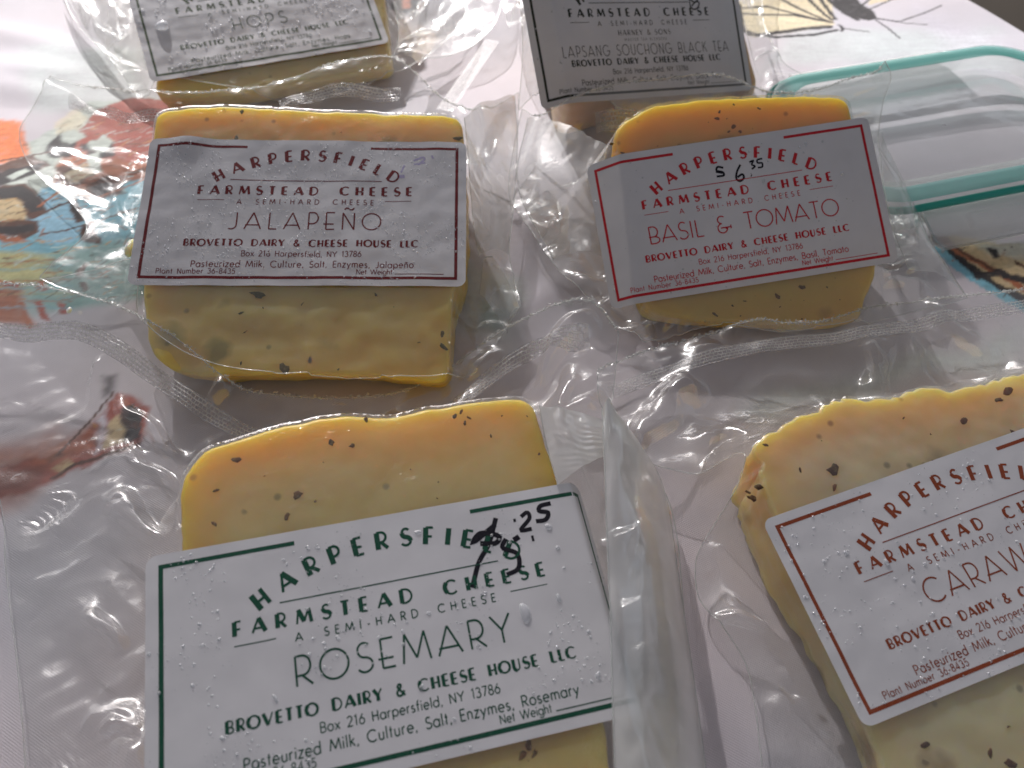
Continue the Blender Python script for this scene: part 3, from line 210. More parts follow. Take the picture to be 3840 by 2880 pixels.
def tube(pts, rad, seg=6):
    pts = np.asarray(pts, float); n = len(pts)
    rad = np.broadcast_to(rad, (n,))
    t = np.gradient(pts, axis=0); t /= np.linalg.norm(t, axis=1)[:, None] + 1e-12
    ref = np.where(np.abs(t[:, 2:3]) > .9, [[1., 0, 0]], [[0, 0, 1.]])
    a = np.cross(t, ref); a /= np.linalg.norm(a, axis=1)[:, None] + 1e-12
    b = np.cross(t, a)
    th = np.linspace(0, 2 * np.pi, seg, endpoint=False)
    v = pts[:, None] + rad[:, None, None] * (np.cos(th)[None, :, None] * a[:, None] + np.sin(th)[None, :, None] * b[:, None])
    return v.reshape(-1, 3), grid_faces(n, seg, True)

# ------------------------------------------------------------------ materials
class NT:
    def __init__(s, name):
        s.m = bpy.data.materials.new(name); s.m.use_nodes = True
        s.t = s.m.node_tree; s.t.nodes.clear()
        s.out = s.n('OutputMaterial')
    def n(s, kind, **kw):
        nd = s.t.nodes.new('ShaderNode' + kind)
        for k, v in kw.items():
            if k in nd.inputs.keys() or isinstance(k, int): nd.inputs[k].default_value = v
            else: setattr(nd, k, v)
        return nd
    def l(s, a, b): s.t.links.new(a, b)
    def math(s, op, a, b=None, clamp=False):
        nd = s.n('Math', operation=op, use_clamp=clamp)
        for i, v in enumerate((a, b)):
            if v is None: continue
            if isinstance(v, (int, float)): nd.inputs[i].default_value = v
            else: s.l(v, nd.inputs[i])
        return nd.outputs[0]
    def noise(s, scale, detail=3, rough=.55, coord=None):
        nd = s.n('TexNoise', Scale=scale, Detail=detail, Roughness=rough)
        if coord is None: coord = s.n('TexCoord').outputs['Object']
        s.l(coord, nd.inputs['Vector'])
        return nd
    def ramp(s, fac, stops):
        r = s.n('ValToRGB')
        e = r.color_ramp.elements
        while len(e) < len(stops): e.new(.5)
        for el, (p, c) in zip(e, stops):
            el.position = p; el.color = (*c, 1) if len(c) == 3 else c
        s.l(fac, r.inputs[0])
        return r.outputs[0]
    def mix(s, fac, a, b):
        m = s.n('MixRGB')
        for i, v in ((0, fac), (1, a), (2, b)):
            if isinstance(v, (int, float)): m.inputs[i].default_value = v
            elif isinstance(v, tuple): m.inputs[i].default_value = (*v, 1)
            else: s.l(v, m.inputs[i])
        return m.outputs[0]

def film_mat(name, milk=.06, milk_var=.05, rough=.07, f0=.09, bump=.12, tint=(.965, .975, .97), white=(.86, .88, .87), attr=None, scale=420, broad=.27):
    m = NT(name)
    lw = m.n('LayerWeight'); lw.inputs[0].default_value = .5
    f5 = m.math('POWER', lw.outputs['Facing'], 5.0)
    fac = m.math('MULTIPLY_ADD', f5, 1 - f0); m.t.nodes[-1].inputs[2].default_value = f0
    fac = m.math('MINIMUM', fac, .34)
    nz = m.noise(scale, 2)
    nb = m.noise(95, 2)
    bp = m.n('Bump', Strength=bump, Distance=.0004)
    m.l(m.math('ADD', nz.outputs['Fac'], m.math('MULTIPLY', nb.outputs['Fac'], 2.0)), bp.inputs['Height'])
    if attr:                                                  # drawn tight over the block the film is finely puckered
        ta = m.n('Attribute', attribute_name=attr)
        fine = m.noise(1300, 2); pk_ = m.noise(120, 2)
        m.l(m.math('MULTIPLY_ADD', m.math('MULTIPLY', ta.outputs['Fac'], m.math('MULTIPLY', m.math('SUBTRACT', pk_.outputs['Fac'], .50), 7.0, True)), .38), bp.inputs['Strength'])
        m.t.nodes[-1].inputs[2].default_value = bump
        m.l(m.math('ADD', m.math('ADD', nz.outputs['Fac'], m.math('MULTIPLY', nb.outputs['Fac'], 2.0)), m.math('MULTIPLY', m.math('MULTIPLY', fine.outputs['Fac'], ta.outputs['Fac']), 1.2)), bp.inputs['Height'])
    tr = m.n('BsdfTransparent'); tr.inputs[0].default_value = (*tint, 1)
    di = m.n('BsdfDiffuse'); di.inputs[0].default_value = (*white, 1)
    tl = m.n('BsdfTranslucent'); tl.inputs[0].default_value = (*white, 1)
    mk = m.n('MixShader'); mk.inputs[0].default_value = .5
    m.l(di.outputs[0], mk.inputs[1]); m.l(tl.outputs[0], mk.inputs[2])
    big = m.noise(38, 2)
    mf = m.math('ADD', m.math('MULTIPLY', m.math('SUBTRACT', big.outputs['Fac'], .4), milk_var * 3), milk, True)
    gm = fac
    if attr:
        at = m.n('Attribute', attribute_name=attr)
        mf = m.math('MULTIPLY', mf, m.math('SUBTRACT', 1.0, at.outputs['Fac']))
    base = m.n('MixShader'); m.l(mf, base.inputs[0]); m.l(tr.outputs[0], base.inputs[1]); m.l(mk.outputs[0], base.inputs[2])
    g1 = m.n('BsdfGlossy', Roughness=rough); g1.inputs[0].default_value = (1, 1, 1, 1)
    g2 = m.n('BsdfGlossy', Roughness=broad); g2.inputs[0].default_value = (1, 1, 1, 1)
    m.l(bp.outputs[0], g1.inputs['Normal']); m.l(bp.outputs[0], g2.inputs['Normal'])
    gl = m.n('MixShader'); gl.inputs[0].default_value = .32
    m.l(g1.outputs[0], gl.inputs[1]); m.l(g2.outputs[0], gl.inputs[2])
    fin = m.n('MixShader'); m.l(gm, fin.inputs[0]); m.l(base.outputs[0], fin.inputs[1]); m.l(gl.outputs[0], fin.inputs[2])
    m.l(fin.outputs[0], m.out.inputs[0])
    return m.m

M_FILM = film_mat('clear_film', .03, .08, rough=.055, f0=.13, bump=.25, attr='tight')
M_RIM = film_mat('film_edge', .42, .05, rough=.12, f0=.15)
M_SATIN = film_mat('satin_film', .50, .40, rough=.10, f0=.24, broad=.36)
M_FLAP = film_mat('stiff_film', .22, .14, rough=.07, f0=.14)
M_BOX = film_mat('clear_plastic', .17, .05, rough=.12, f0=.07, bump=.05, tint=(.93, .95, .94), white=(.75, .80, .76))
M_BAND = film_mat('pale_teal_seal', .62, .10, rough=.18, f0=.10, bump=.05, tint=(.75, .95, .92), white=(.16, .52, .47))
M_CLIP = film_mat('frosted_clip', .34, .05, rough=.15, f0=.10, bump=.05, white=(.82, .84, .83))
M_PANEL = film_mat('scuffed_panel', .14, .12, rough=.12, f0=.20, bump=.5, tint=(.95, .96, .96), scale=160)

def seal_mat():
    """heat seal: a honeycomb of pressed cells with whitened walls"""
    m = NT('embossed_seal')
    uvn = m.n('UVMap')
    br = m.n('TexBrick', offset=.5, squash=1.0)
    br.inputs['Scale'].default_value = 1.0
    br.inputs['Mortar Size'].default_value = .20
    br.inputs['Mortar Smooth'].default_value = .6
    br.inputs['Brick Width'].default_value = 1.5
    br.inputs['Row Height'].default_value = 1.05
    dn = m.n('TexNoise', Scale=.35, Detail=2); m.l(uvn.outputs[0], dn.inputs['Vector'])
    va = m.n('VectorMath', operation='MULTIPLY_ADD'); m.l(dn.outputs['Color'], va.inputs[0]); va.inputs[1].default_value = (.5, .5, 0); m.l(uvn.outputs[0], va.inputs[2])
    m.l(va.outputs[0], br.inputs['Vector'])
    nz = m.n('TexNoise', Scale=.22, Detail=3); m.l(uvn.outputs[0], nz.inputs['Vector'])
    at = m.n('Attribute', attribute_name='fade')
    k = m.math('MULTIPLY', m.math('MULTIPLY', br.outputs['Fac'], m.math('MULTIPLY', m.math('SUBTRACT', nz.outputs['Fac'], .22), 2.0, True)), at.outputs['Fac'])
    mf = m.math('MULTIPLY_ADD', k, .85); m.t.nodes[-1].inputs[2].default_value = .10
    mf2 = m.math('MULTIPLY', mf, 1.0, True)
    tr = m.n('BsdfTransparent'); tr.inputs[0].default_value = (.97, .97, .97, 1)
    di = m.n('BsdfDiffuse'); di.inputs[0].default_value = (.85, .85, .84, 1)
    tl = m.n('BsdfTranslucent'); tl.inputs[0].default_value = (.8, .8, .8, 1)
    mk = m.n('MixShader'); mk.inputs[0].default_value = .45
    m.l(di.outputs[0], mk.inputs[1]); m.l(tl.outputs[0], mk.inputs[2])
    base = m.n('MixShader'); m.l(mf2, base.inputs[0]); m.l(tr.outputs[0], base.inputs[1]); m.l(mk.outputs[0], base.inputs[2])
    bp = m.n('Bump', Strength=1.0, Distance=.0008); m.l(br.outputs['Fac'], bp.inputs['Height'])
    gl = m.n('BsdfGlossy', Roughness=.28); m.l(bp.outputs[0], gl.inputs['Normal'])
    fin = m.n('MixShader'); fin.inputs[0].default_value = .16
    m.l(base.outputs[0], fin.inputs[1]); m.l(gl.outputs[0], fin.inputs[2])
    m.l(fin.outputs[0], m.out.inputs[0])
    return m.m
M_SEAL = seal_mat()

def pbr(name, col, rough=.5, spec=.5, **kw):
    m = NT(name)
    b = m.n('BsdfPrincipled')
    b.inputs['Base Color'].default_value = (*col, 1)
    b.inputs['Roughness'].default_value = rough
    b.inputs['Specular IOR Level'].default_value = spec
    for k, v in kw.items(): b.inputs[k].default_value = v
    m.l(b.outputs[0], m.out.inputs[0])
    m.b = b
    return m

def cheese_mat(name, pale, rind_glow, deep, spots=0., spotc=(.12, .12, .03)):
    m = pbr(name, pale, .38, .45)
    b = m.b
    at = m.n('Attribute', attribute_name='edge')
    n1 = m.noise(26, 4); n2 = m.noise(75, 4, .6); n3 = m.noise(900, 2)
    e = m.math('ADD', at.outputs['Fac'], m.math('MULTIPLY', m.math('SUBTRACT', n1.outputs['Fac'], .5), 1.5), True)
    c = m.mix(e, pale, rind_glow)  # orange rind together with sun glow painted into the edges
    c = m.mix(m.math('MULTIPLY', m.math('SUBTRACT', n2.outputs['Fac'], .42), 1.6, True), c, deep)
    if spots:
        v = m.n('TexVoronoi', Scale=60.0); v.feature = 'F1'
        ds = m.noise(140, 2); tc = m.n('TexCoord')
        add = m.n('VectorMath', operation='MULTIPLY_ADD'); m.l(ds.outputs['Color'], add.inputs[0]); add.inputs[1].default_value = (.006, .006, .006); m.l(tc.outputs['Object'], add.inputs[2])
        m.l(add.outputs[0], v.inputs['Vector'])
        sep = m.n('SeparateColor'); m.l(v.outputs['Color'], sep.inputs[0])
        hit = m.math('MULTIPLY', m.math('SUBTRACT', .34, v.outputs['Distance']), 5.0, True)
        hit = m.math('MULTIPLY', hit, m.math('GREATER_THAN', sep.outputs[0], 1 - spots))
        c = m.mix(m.math('MULTIPLY', hit, .62), c, spotc)
    st = m.noise(17, 5, .62)
    c = m.mix(m.math('MULTIPLY', m.math('SUBTRACT', st.outputs['Fac'], .52), 2.2, True), c, tuple(min(.9, 1.12 * q + .03) for q in pale))
    v2 = m.n('TexVoronoi', Scale=260.0); tc2 = m.n('TexCoord'); m.l(tc2.outputs['Object'], v2.inputs['Vector'])
    sp2 = m.n('SeparateColor'); m.l(v2.outputs['Color'], sp2.inputs[0])
    h2 = m.math('MULTIPLY', m.math('MULTIPLY', m.math('SUBTRACT', .30, v2.outputs['Distance']), 6.0, True), m.math('GREATER_THAN', sp2.outputs[1], .93))
    c = m.mix(m.math('MULTIPLY', h2, .5), c, tuple(.45 * q for q in spotc) if spots else tuple(.5 * q for q in deep))
    m.l(c, b.inputs['Base Color'])
    b.inputs['Subsurface Weight'].default_value = .85
    b.inputs['Subsurface Radius'].default_value = (1.0, .60, .14)
    b.inputs['Subsurface Scale'].default_value = .024
    bp = m.n('Bump', Strength=.25, Distance=.0006)
    m.l(m.math('ADD', n2.outputs['Fac'], m.math('MULTIPLY', n3.outputs['Fac'], .15)), bp.inputs['Height'])
    m.l(bp.outputs[0], b.inputs['Normal'])
    return m.m

def paper_mat():
    m = pbr('label_paper', (.80, .80, .82), .38, .4)
    n1 = m.noise(48, 4); n2 = m.noise(22, 3)
    m.l(m.mix(m.math('MULTIPLY', m.math('SUBTRACT', n1.outputs['Fac'], .25), 1.6, True), (.71, .70, .72), (.57, .565, .585)), m.b.inputs['Base Color'])
    m.l(m.math('MULTIPLY_ADD', n2.outputs['Fac'], .5), m.b.inputs['Roughness']); m.t.nodes[-1].inputs[2].default_value = .12
    bp = m.n('Bump', Strength=.12, Distance=.0008); m.l(n2.outputs['Fac'], bp.inputs['Height']); m.l(bp.outputs[0], m.b.inputs['Normal'])
    return m.m
M_PAPER = paper_mat()
def ink(name, c, worn=.22, spec=.15):
    m = pbr(name, c, .55, spec)
    n = m.noise(1500, 2)
    m.l(m.mix(m.math('MULTIPLY', m.math('SUBTRACT', n.outputs['Fac'], .45), worn * 2.2, True), c, tuple(.5 * v + .2 for v in c)), m.b.inputs['Base Color'])
    return m.m
def herb(name, c):
    m = pbr(name, c, .6, .15)
    n = m.noise(70, 2); n2 = m.noise(900, 3)
    a = m.mix(m.math('MULTIPLY', m.math('SUBTRACT', n.outputs['Fac'], .40), 4.0, True), c, (c[0] * 2.6 + .03, c[1] * 1.7 + .01, c[2] * 1.1))
    m.l(m.mix(m.math('MULTIPLY', m.math('SUBTRACT', n2.outputs['Fac'], .48), 3.0, True), a, (.30, .22, .09)), m.b.inputs['Base Color'])
    m.b.inputs['Subsurface Weight'].default_value = .3
    m.b.inputs['Subsurface Radius'].default_value = (1, .6, .2)
    m.b.inputs['Subsurface Scale'].default_value = .002
    return m.m
M_MARKER = ink('marker_ink', (.012, .011, .018), .1)
M_SMUDGE = ink('smudged_ink', (.42, .38, .58), 1.2)
M_DROP = film_mat('water', .52, .05, rough=.05, f0=.08, bump=0, tint=(.97, .975, .98), white=(.9, .92, .95))
M_FRAY = film_mat('frayed_plastic', .66, .1, rough=.25, f0=.1)
M_TEAL = pbr('teal_rubber', (.03, .36, .29), .42, .4, **{'Subsurface Weight': .3, 'Subsurface Radius': (.3, 1, .9), 'Subsurface Scale': .003}).m
M_CRUMB = cheese_mat('crumb', (.80, .76, .60), (.78, .72, .52), (.78, .72, .55))

# ------------------------------------------------------------------ ground and tablecloth
def ground():
    m = pbr('ground_earth', (.03, .024, .018), .9, .2)
    n = m.noise(3, 6)
    m.l(m.mix(n.outputs['Fac'], (.02, .016, .012), (.045, .036, .026)), m.b.inputs['Base Color'])
    v = [(-60000, -60000, -760), (60000, -60000, -760), (60000, 60000, -760), (-60000, 60000, -760)]
    tag(mesh('ground', v, [(0, 1, 2, 3)], m.m), kind='structure')
ground()

def added_canopy():
    """an unseen roof of open-weave netting, added so its edge towards the sun half shades the near rows"""
    m = NT('added_netting')
    di = m.n('BsdfDiffuse'); di.inputs[0].default_value = (.42, .41, .44, 1)
    tl = m.n('BsdfTranslucent'); tl.inputs[0].default_value = (.70, .68, .70, 1)
    mk = m.n('MixShader'); mk.inputs[0].default_value = ADDED_CANOPY_TL
    m.l(di.outputs[0], mk.inputs[1]); m.l(tl.outputs[0], mk.inputs[2]); op = m.n('BsdfTransparent')
    net = m.n('MixShader'); net.inputs[0].default_value = 1 - ADDED_CANOPY_OPEN
    m.l(op.outputs[0], net.inputs[1]); m.l(mk.outputs[0], net.inputs[2]); m.l(net.outputs[0], m.out.inputs[0])
    H = 1500.; k = H / math.tan(SUN_EL)
    ex, ey = math.sin(SUN_AZ) * k, SHADE_Y + math.cos(SUN_AZ) * k      # where the shade's border runs on the table, carried up to the added roof
    u = np.linspace(-4200, 4200, 47); v = np.linspace(0, -6400, 38)
    U, V = np.meshgrid(u, v)
    X = ex + U; Y = ey + .10 * U + V
    Z = H + 420 * np.minimum(1 - np.abs(U) / 4200, 1 - np.abs(V + 3200) / 3200)
    Z[0] = H; top = np.stack([X, Y, Z], -1).reshape(-1, 3)
    mesh('added_canopy', top, grid_faces(38, 47), m.m)['kind'] = 'structure'  # added out of view to dim the sun over the near packs
added_canopy()

def cloth_mat():
    m = pbr('printed_cloth', (.66, .63, .68), .75, .25)
    at = m.n('Attribute', attribute_name='print')
    tc = m.n('TexCoord')
    rot = m.n('Mapping'); rot.inputs['Rotation'].default_value = (0, 0, .5); m.l(tc.outputs['Object'], rot.inputs['Vector'])
    w1 = m.n('TexWave', Scale=620.0, Distortion=.6); w1.bands_direction = 'X'; w1.inputs['Detail Scale'].default_value = 2
    w2 = m.n('TexWave', Scale=560.0, Distortion=.6); w2.bands_direction = 'Y'
    m.l(rot.outputs[0], w1.inputs['Vector']); m.l(rot.outputs[0], w2.inputs['Vector'])
    n = m.noise(2200, 2); n2 = m.noise(55, 4)
    wv = m.math('MULTIPLY', m.math('ADD', w1.outputs['Fac'], w2.outputs['Fac']), .5)
    h = m.math('ADD', wv, m.math('MULTIPLY', n.outputs['Fac'], .8))
    k = m.math('MULTIPLY_ADD', h, .13); m.t.nodes[-1].inputs[2].default_value = .88
    k = m.math('ADD', k, m.math('MULTIPLY', m.math('SUBTRACT', n2.outputs['Fac'], .5), .14))
    vm = m.n('VectorMath', operation='SCALE'); m.l(at.outputs['Color'], vm.inputs[0]); m.l(k, vm.inputs['Scale'])
    m.l(vm.outputs[0], m.b.inputs['Base Color'])
    bp = m.n('Bump', Strength=.35, Distance=.0002); m.l(h, bp.inputs['Height']); m.l(bp.outputs[0], m.b.inputs['Normal'])
    m.b.inputs['Sheen Weight'].default_value = .15
    return m.m

def cloth():
    st = .85
    gx = np.r_[np.linspace(-760, -312, 40)[:-1], np.arange(-312, 300, st), np.linspace(300, 640, 60)]
    gy = np.r_[np.linspace(-320, 18, 30)[:-1], np.arange(18, 430, st), np.linspace(430, 760, 30)]
    X, Y = np.meshgrid(gx, gy)
    x, y = X.ravel(), Y.ravel()
    c = np.empty((len(x), 3)); c[:] = (.59, .555, .595)
    t = noise(x / 70, y / 70, 3)[:, None]
    c = c + t * np.array([-.03, .0, .01])
    wxa, wya = noise(x / 5, y / 5, 31) + .6 * noise(x / 1.9, y / 1.9, 32), noise(x / 5, y / 5, 33) + .6 * noise(x / 1.9, y / 1.9, 34)
    wfa, wfb = noise(x / 22, y / 22, 35), noise(x / 22, y / 22, 36)
    for s in PRINTS:
        pts = np.array(s[2], float)
        if s[0] == 'p': soft, wp, a = s[3], s[4], s[5]; ext = 2 * soft + 3 * wp + 2
        else: wd, soft, wp, a = s[3], s[4], s[5], s[6]; ext = wd + 2 * soft + 3 * wp
        lo, hi = pts.min(0) - ext, pts.max(0) + ext
        m = (x > lo[0]) & (x < hi[0]) & (y > lo[1]) & (y < hi[1])
        if not m.any(): continue
        k = .42 * wp
        big = wp > 3
        P = np.c_[x[m] + k * (wfa[m] * 2 if big else wxa[m]), y[m] + k * (wfb[m] * 2 if big else wya[m])]
        d = seg_dist(P, pts, s[0] == 'p')[0]
        if s[0] == 'p':
            d = np.where(inside(P, pts), -d, d)
            f = 1 - sstep(-soft * .6, soft * .6, d)
        else:
            f = 1 - sstep(wd * .5 - soft * .5, wd * .5 + soft * .5, d)
        f = (a * f * (1 + .12 * wxa[m]).clip(0, 1.1)).clip(0, 1)[:, None]
        tex = 1 + .16 * noise(x[m] / 9, y[m] / 2.2, 40)[:, None] + .14 * noise(x[m] / 1.7, y[m] / 1.7, 41)[:, None]
        c[m] = c[m] * (1 - f) + np.array(s[1]) * tex * f
    for (x_0, y_0, x_1, y_1, n_, col_) in ((-215, 190, -90, 300, 900, None), (-140, 85, -70, 140, 120, None), (150, 190, 240, 260, 60, None)):
        rs = np.random.default_rng(n_)
        for _ in range(n_):                                  # short strokes of the printed brushwork
            px_, py_ = rs.uniform(x_0, x_1), rs.uniform(y_0, y_1)
            an_ = .45 + .35 * rs.normal(); ln_ = rs.uniform(1.5, 7)
            q0 = np.array([px_, py_]); q1 = q0 + ln_ * np.array([math.cos(an_), math.sin(an_)])
            m = (np.abs(x - px_) < 9) & (np.abs(y - py_) < 9)
            if not m.any(): continue
            P = np.c_[x[m] + .5 * wxa[m], y[m] + .5 * wya[m]]
            base_ = c[m]
            sat = (base_.max(1) - base_.min(1)) > .11        # only where the print already has colour
            f = ((1 - sstep(.08, .55, seg_dist(P, np.array([q0, q1]), False)[0])) * rs.uniform(.35, .85) * sat)[:, None]
            cc = np.array([(.10, .045, .02), (.34, .13, .05), (.55, .30, .10), (.55, .68, .66), (.06, .05, .05)][rs.integers(5)])
            c[m] = base_ * (1 - f) + cc * f
    c = c.clip(.01, .9)
    z = 1.1 * noise(x / 90, y / 60, 1) + .5 * noise(x / 33, y / 45, 2) + .9 * np.abs(noise(x / 80 + y / 160, y / 55, 8))
    for (a, b, w, h) in [((-272, 380), (-190, 352), 9, 1.2), ((-250, 330), (-160, 305), 8, 1.0), ((-272, 350), (-215, 338), 8, .9), ((15, 100), (60, 40), 8, 1.0), ((-20, 160), (20, 200), 6, 1.2)]:
        d, _, tt = seg_dist(np.c_[x, y], np.array([a, b], float), False)
        z = z + h * np.exp(-(d / w) ** 2)
    z = z - 2.0
    # the cloth falls over the table's right edge
    s = (x - 244) * .886 + (y - 406.6) * .465
    o = np.maximum(s, 0); R = 8.
    arc = np.minimum(o / R, np.pi / 2)
    shift = R * np.sin(arc) - o
    x2, y2 = x + shift * .886, y + shift * .465
    z = z - R * (1 - np.cos(arc)) - np.maximum(o - R * np.pi / 2, 0)
    tag(mesh('tablecloth', np.c_[x2, y2, z], grid_faces(len(gy), len(gx)), cloth_mat(), attrs={'print': c}),
        'lavender white tablecloth printed with butterflies, lying under all the cheese packs', 'tablecloth')
cloth()

# ------------------------------------------------------------------ lettering: strokes of a geometric hand
def arc(cx, cy, rx, ry, a0, a1, n=None):
    n = n or max(4, int(abs(a1 - a0) / 14))
    return [(cx + rx * math.cos(math.radians(a)), cy + ry * math.sin(math.radians(a))) for a in np.linspace(a0, a1, n + 1)]
def caps(m, deco=False):
    g = {}
    e = .07 if deco else 0
    g['A'] = (.86, [([(.43, 1), (.86, 0)], 1), ([(0, 0), (.43, 1)], 0), ([(.43 * m * .62 - e, m * .62), (.86 - .43 * m * .62, m * .62)], 0)])
    g['B'] = (.60, [([(.06, 0), (.06, 1)], 1), ([(.06, 1), (.28, 1)] + arc(.28, (1 + m) / 2, .26, (1 - m) / 2, 90, -90) + [(.06 - e, m)], 0), ([(.28, m)] + arc(.3, m / 2, .30, m / 2, 90, -90) + [(.06, 0)], 0)])
    g['C'] = (.84, [(arc(.47, .5, .47, .5, 132, 228), 1), (arc(.47, .5, .47, .5, 132, 46), 0), (arc(.47, .5, .47, .5, 228, 314), 0)])
    g['D'] = (.76, [([(.06, 0), (.06, 1)], 1), ([(.06, 1), (.28, 1)] + arc(.28, .5, .48, .5, 90, -90) + [(.06, 0)], 0)])
    g['E'] = (.50, [([(.06, 0), (.06, 1)], 1), ([(.06, 1), (.50, 1)], 0), ([(.06 - 2 * e, m * .8 if deco else m), (.46, m * .8 if deco else m)], 0), ([(.06, 0), (.50, 0)], 0)])
    g['F'] = (.48, [([(.06, 0), (.06, 1)], 1), ([(.06, 1), (.48, 1)], 0), ([(.06, m), (.43, m)], 0)])
    g['G'] = (.92, [(arc(.47, .5, .47, .5, 132, 228), 1), (arc(.47, .5, .47, .5, 132, 46), 0), (arc(.47, .5, .47, .5, 228, 355) + [(.55, .46)], 0)])
    g['H'] = (.68, [([(.06, 0), (.06, 1)], 1), ([(.62, 0), (.62, 1)], .55), ([(.06 - e, m), (.62, m)], 0)])
    g['I'] = (.16, [([(.08, 0), (.08, 1)], 1)])
    g['J'] = (.42, [([(.36, 1), (.36, .24)] + arc(.10, .24, .26, .24, 0, -120), 1 if not deco else 0)])
    g['K'] = (.64, [([(.06, 0), (.06, 1)], 1), ([(.58, 1), (.06, .42)], 0), ([(.22, .60), (.64, 0)], 0)])
    g['L'] = (.46, [([(.06, 0), (.06, 1)], 1), ([(.06, 0), (.46, 0)], 0)])
    g['M'] = (.98, [([(0, 0), (.14, 1)], 0), ([(.14, 1), (.49, .12)], 1), ([(.49, .12), (.84, 1)], 0), ([(.84, 1), (.98, 0)], .6)])
    g['N'] = (.72, [([(.06, 0), (.06, 1)], 0), ([(.06, 1), (.66, 0)], 1), ([(.66, 0), (.66, 1)], 0)])
    g['Ñ'] = (.72, g['N'][1] + [([(.12, 1.2), (.22, 1.3), (.34, 1.27), (.44, 1.2), (.55, 1.2), (.63, 1.31)], 0)])
    g['O'] = (.98, [(arc(.49, .5, .49, .5, 130, 230), 1), (arc(.49, .5, .49, .5, 230, 310), .2), (arc(.49, .5, .49, .5, -50, 50), .5), (arc(.49, .5, .49, .5, 50, 130), .2)])
    pm = m - .06 if deco else m - .05
    g['P'] = (.56, [([(.06, 0), (.06, 1)], 1), ([(.06, 1), (.28, 1)] + arc(.28, (1 + pm) / 2, .28, (1 - pm) / 2, 90, -90) + [(.06, pm)], 0)])
    g['R'] = (.60, [([(.06, 0), (.06, 1)], 1), ([(.06, 1), (.28, 1)] + arc(.28, (1 + pm) / 2, .28, (1 - pm) / 2, 90, -90) + [(.06, pm)], 0), ([(.26, pm), (.60, 0)], .4)])
    g['S'] = (.54, [(arc(.28, .75, .22, .25, 40, 180), 0), (arc(.28, .75, .22, .25, 180, 262) + arc(.27, .25, .27, .25, 82, 0), .8), (arc(.27, .25, .27, .25, 0, -150), 0)])
    g['T'] = (.56, [([(.28, 0), (.28, 1)], 1), ([(0, 1), (.56, 1)], 0)])
    g['U'] = (.66, [([(.06, 1), (.06, .3)] + arc(.33, .3, .27, .3, 180, 270), 1), (arc(.33, .3, .27, .3, 270, 360) + [(.60, 1)], 0)])
    g['V'] = (.80, [([(0, 1), (.40, 0)], 1), ([(.40, 0), (.80, 1)], 0)])
    g['W'] = (1.16, [([(0, 1), (.30, 0)], 1), ([(.30, 0), (.58, 1)], 0), ([(.58, 1), (.86, 0)], 1), ([(.86, 0), (1.16, 1)], 0)])
    g['Y'] = (.72, [([(0, 1), (.36, .46), (.36, 0)], 1), ([(.36, .46), (.72, 1)], 0)])
    g['&'] = (.74, [([(.72, 0), (.17, .66), (.12, .8), (.2, .96), (.3, 1), (.42, .93), (.42, .78), (.3, .62), (.08, .42), (.02, .25), (.1, .06), (.27, 0), (.45, .06), (.6, .25), (.68, .42)], .3)])
    if deco:
        g['&'] = (.80, [(arc(.30, .78, .22, .22, 40, 270), 0), (arc(.30, .28, .28, .28, 90, 360), 0), ([(.20, .30), (.80, .30)], 0), ([(.80, .20), (.80, .42)], 0), ([(.50, .2), (.50, .34)], 0)])
    return g
